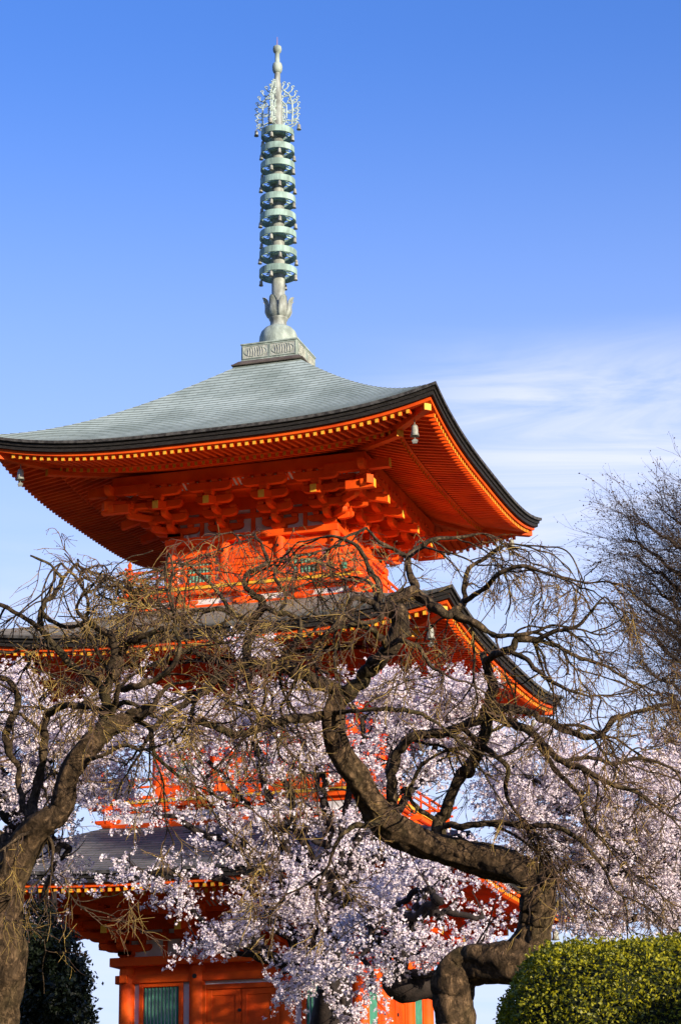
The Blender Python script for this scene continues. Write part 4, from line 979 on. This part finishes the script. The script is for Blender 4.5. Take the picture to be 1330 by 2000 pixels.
# ---- leafy things
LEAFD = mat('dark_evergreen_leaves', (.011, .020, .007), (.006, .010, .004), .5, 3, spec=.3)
c0 = at(90, 2050, 24); gz = ground_z(c0.x, c0.y)
T = thing('evergreen_tree', 'dark nearly black evergreen standing behind the thick left trunk', 'tree', (c0.x, c0.y, gz))
rs = np.random.RandomState(3); cs = []
for (u, v, ru, rv, n) in ((90,1900,75,90,7000),(100,1990,80,80,7000),(60,1850,60,50,3000),(120,1930,55,60,3500),(90,2080,90,70,4000),(130,1870,35,40,1300),(70,1800,45,30,900),(140,1980,42,50,1500)):
    c = at(u, v, 24.); k = 24. / FPX
    nc = n // 45; q = rs.normal(0, 1, (nc, 3)); q /= np.linalg.norm(q, axis=1)[:, None]; q *= rs.uniform(.3, 1, (nc, 1)) ** .5
    Q = np.repeat(q, 45, 0) * np.array([ru * k, rv * k, .6]); Q = Q + rs.normal(0, .05, Q.shape)
    cs.append(np.array(c) + Q[:, :1] * np.array(RT) + Q[:, 1:2] * np.array(UP) + Q[:, 2:] * np.array(FW))
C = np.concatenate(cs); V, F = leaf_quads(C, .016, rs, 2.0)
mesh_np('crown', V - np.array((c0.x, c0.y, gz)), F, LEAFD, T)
tk = MB(); tk.tube([(0, 0, -.2), (.05, 0, .8), (0, .05, 1.6), (.05, 0, 2.6)], [.12, .10, .08, .03], 10)
for i in range(14):
    a = rng.uniform(0, 6.28); z = rng.uniform(.7, 2.2); tk.tube([(0, 0, z), (.25 * math.cos(a), .25 * math.sin(a), z + .25), (.42 * math.cos(a), .4 * math.sin(a), z + .6)], [.03, .02, .008], 5)
tk.build('trunk', CHB, T)

# ---- clipped hedge
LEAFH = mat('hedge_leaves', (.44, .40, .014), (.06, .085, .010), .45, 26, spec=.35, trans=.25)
LEAFI = mat('hedge_shade', (.012, .018, .006), None, .9)  # solid core behind the leaves; their inner shade is painted as dark colour
D = 14.; hc = at(1215, 2000, D + 1.0); gz = ground_z(hc.x, hc.y)
topz = at(1215, 1840, D + 1.0).z
T = thing('clipped_hedge', 'rounded clipped green hedge with a sunlit yellow green top', 'hedge', (hc.x, hc.y, gz))
FWh = Vector((FW.x, FW.y, 0)).normalized(); RTh = Vector((FWh.y, -FWh.x, 0)); hx = .80; hy = 1.0; hz = topz - gz
rs = np.random.RandomState(9)
def hedge_pt(th, ph, sc=1.):
    # superellipsoid, flat bottomed
    f = lambda w, e: np.sign(w) * np.abs(w) ** e
    e1, e2 = .62, .66
    x = hx * f(np.cos(ph), e1) * f(np.cos(th), e2); y = hy * f(np.cos(ph), e1) * f(np.sin(th), e2); z = f(np.sin(ph), e1)
    return x * sc, y * sc, z * sc
NT, NP = 180, 90
g1, g2 = np.meshgrid(np.linspace(0, 2 * math.pi, NT + 1), np.linspace(-math.pi / 2, math.pi / 2, NP + 1))
gx, gy, gz_ = hedge_pt(g1, g2); gx = np.where(gx > 0, gx * 2.2, gx); hzz = hz * .5
G = np.stack([gx, gy, gz_ * hzz], -1); A_, B_, C_ = G[:-1, :-1], G[:-1, 1:], G[1:, :-1]; D_ = G[1:, 1:]
area = (np.linalg.norm(np.cross(B_ - A_, C_ - A_), axis=-1) + np.linalg.norm(np.cross(B_ - D_, C_ - D_), axis=-1)).ravel(); area[~np.isfinite(area)] = 0
n = 110000; idx = rs.choice(len(area), n, p=area / area.sum()); r1_, r2_ = rs.rand(n, 1), rs.rand(n, 1)
A_, B_, C_, D_ = (q.reshape(-1, 3)[idx] for q in (A_, B_, C_, D_))
P = A_ * (1 - r1_) * (1 - r2_) + B_ * r1_ * (1 - r2_) + C_ * (1 - r1_) * r2_ + D_ * r1_ * r2_
x, y, z = P.T
lump = .022 * np.sin(x * 9 + 1) * np.sin(y * 8) + .02 * np.sin(z * 14 + x * 5) + .014 * np.sin(x * 23 + y * 17) + .012 * np.sin(z * 31 + y * 13)
P = P * (1 + lump + rs.normal(0, .014, n) - rs.exponential(.016, n))[:, None]; P[:, 2] += hzz
P = P[P[:, 2] > .1]
Rm = np.array([[RTh.x, RTh.y, 0], [FWh.x, FWh.y, 0], [0, 0, 1]])
sh_ = P[(P[:, 2] > hz * .80) & (P[:, 0] < 1.6)]; sh_ = sh_[rs.choice(len(sh_), 260)]
shoots = [sh_ + np.stack([rs.normal(0, .006, 260), rs.normal(0, .006, 260), rs.uniform(.01, .055) * np.ones(260) * (rs.rand(260) + .3)], 1) for _ in range(9)]
P = np.concatenate([P] + shoots)
V, F = leaf_quads(P @ Rm, .0085, rs, 1.7)
mesh_np('leaves', V, F, LEAFH, T)
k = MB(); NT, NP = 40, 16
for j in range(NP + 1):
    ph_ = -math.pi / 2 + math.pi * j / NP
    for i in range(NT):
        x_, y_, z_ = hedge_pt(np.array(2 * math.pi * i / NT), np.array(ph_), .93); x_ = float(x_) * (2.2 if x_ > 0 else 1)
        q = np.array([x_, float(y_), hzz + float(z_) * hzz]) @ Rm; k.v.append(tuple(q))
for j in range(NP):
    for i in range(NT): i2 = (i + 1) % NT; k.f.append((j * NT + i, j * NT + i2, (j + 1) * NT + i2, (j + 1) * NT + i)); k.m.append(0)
k.build('shade_core', LEAFI, T)
# unseen taller wing beyond the frame, added to shade the hedge front
wx0, wx1, wy0, wy1, wz = 1.75, 3.0, -5.2, -.9, hz + .16
npw = 26000; P = np.stack([rs.uniform(wx0, wx1, npw), rs.uniform(wy0, wy1, npw), rs.uniform(.05, wz, npw)], 1)
fc = rs.randint(0, 5, npw); P[fc == 0, 0] = wx0; P[fc == 1, 0] = wx1; P[fc == 2, 1] = wy0; P[fc == 3, 1] = wy1; P[fc == 4, 2] = wz
P += rs.normal(0, .02, P.shape); V, F = leaf_quads(P @ Rm, .016, rs, 1.7); mesh_np('leaves', V, F, LEAFH, T)
k = MB(); q = [(wx0 + .04, wy0 + .04), (wx1 - .04, wy0 + .04), (wx1 - .04, wy1 - .04), (wx0 + .04, wy1 - .04)]
k.quadbox([tuple(np.array((a_, b_, z_)) @ Rm) for z_ in (.02, wz - .04) for a_, b_ in q]); k.build('shade_core', LEAFI, T)

# ---- far tree at the right with fine new leaves
LEAFR = mat('new_leaves', (.10, .065, .035), (.045, .032, .02), .6, 2, trans=.2)
D = 40.; b = at(1510, 2000, D); gz = ground_z(b.x, b.y)
T = thing('leafing_tree', 'tall fine-twigged tree with tiny dark new leaves at the right edge', 'tree', (b.x, b.y, gz)); inv = Vector((-b.x, -b.y, -gz))
tk = MB(); S_ = Strands(); LC = []
trunkp = [Vector((b.x, b.y, gz - .2)), at(1495, 1900, D), at(1485, 1600, D), at(1470, 1350, D), at(1455, 1100, D), at(1430, 900, D)]
pts, rad = catmull(trunkp, [.30, .26, .22, .17, .11, .05], 6); rough_tube(tk, pts, rad, 12, .08)
ends = [(1262,985),(1215,1010),(1195,1075),(1225,1130),(1190,1040),(1215,1180),(1185,1140),(1240,1250),(1210,1290),(1260,1340),(1230,1230),(1290,1390),(1335,960),(1345,1010),(1290,1050),(1280,1150),(1320,1250),(1360,1000),(1360,1100),(1350,1320),(1370,1200),(1300,1450),(1410,940),(1500,900),(1600,950),(1650,1100),(1640,1300)]
for (u, v) in ends:
    e = at(u + 40, v + 10, D + rng.uniform(-1.2, 1.2))
    i0 = min(len(pts) - 3, max(3, int(np.interp(v, [850, 1450], [len(pts) - 4, 12])))); st = pts[i0]; mid = st + (e - st) * .5 + Vector((0, 0, rng.uniform(-.3, .0)))
    lp, lr = catmull([st, mid, e], [.085, .045, .012], 9)
    for i in range(1, len(lp)): lp[i] = lp[i] + Vector((rng.gauss(0, .03), rng.gauss(0, .03), rng.gauss(0, .03)))
    rough_tube(tk, lp, lr, 5, .1)
    for i in range(4, len(lp)):
        for _ in range(3):
            dd = (lp[i] - lp[i - 1]).normalized(); d1 = rand_side(dd, .25, .95); d1.z += .15
            w = wander(lp[i], d1, rng.uniform(.5, 1.15), 6, .12, .02); S_.add(w, .006, .003)
            for kk in range(1, 7):
                for _ in range(2):
                    d2 = rand_side((w[kk] - w[kk - 1]).normalized(), .3, .8); ww = wander(w[kk], d2, rng.uniform(.2, .42), 3, .12, .02); S_.add(ww, .0028, .0016)
                    A = np.array(ww)
                    for q in range(1, 4):
                        if rng.random() < .72: LC.append(A[q] + nr.normal(0, .03, 3))
o = tk.build('trunk', CHB, T, smooth=True); o.location = inv
o = S_.build('twigs', BARKR, T); o.location = inv
LC = np.array(LC); print('leaves', len(LC)); V, F = leaf_quads(LC, .0125, rs, 1.6)
mesh_np('leaves', V + np.array(inv), F, LEAFR, T)
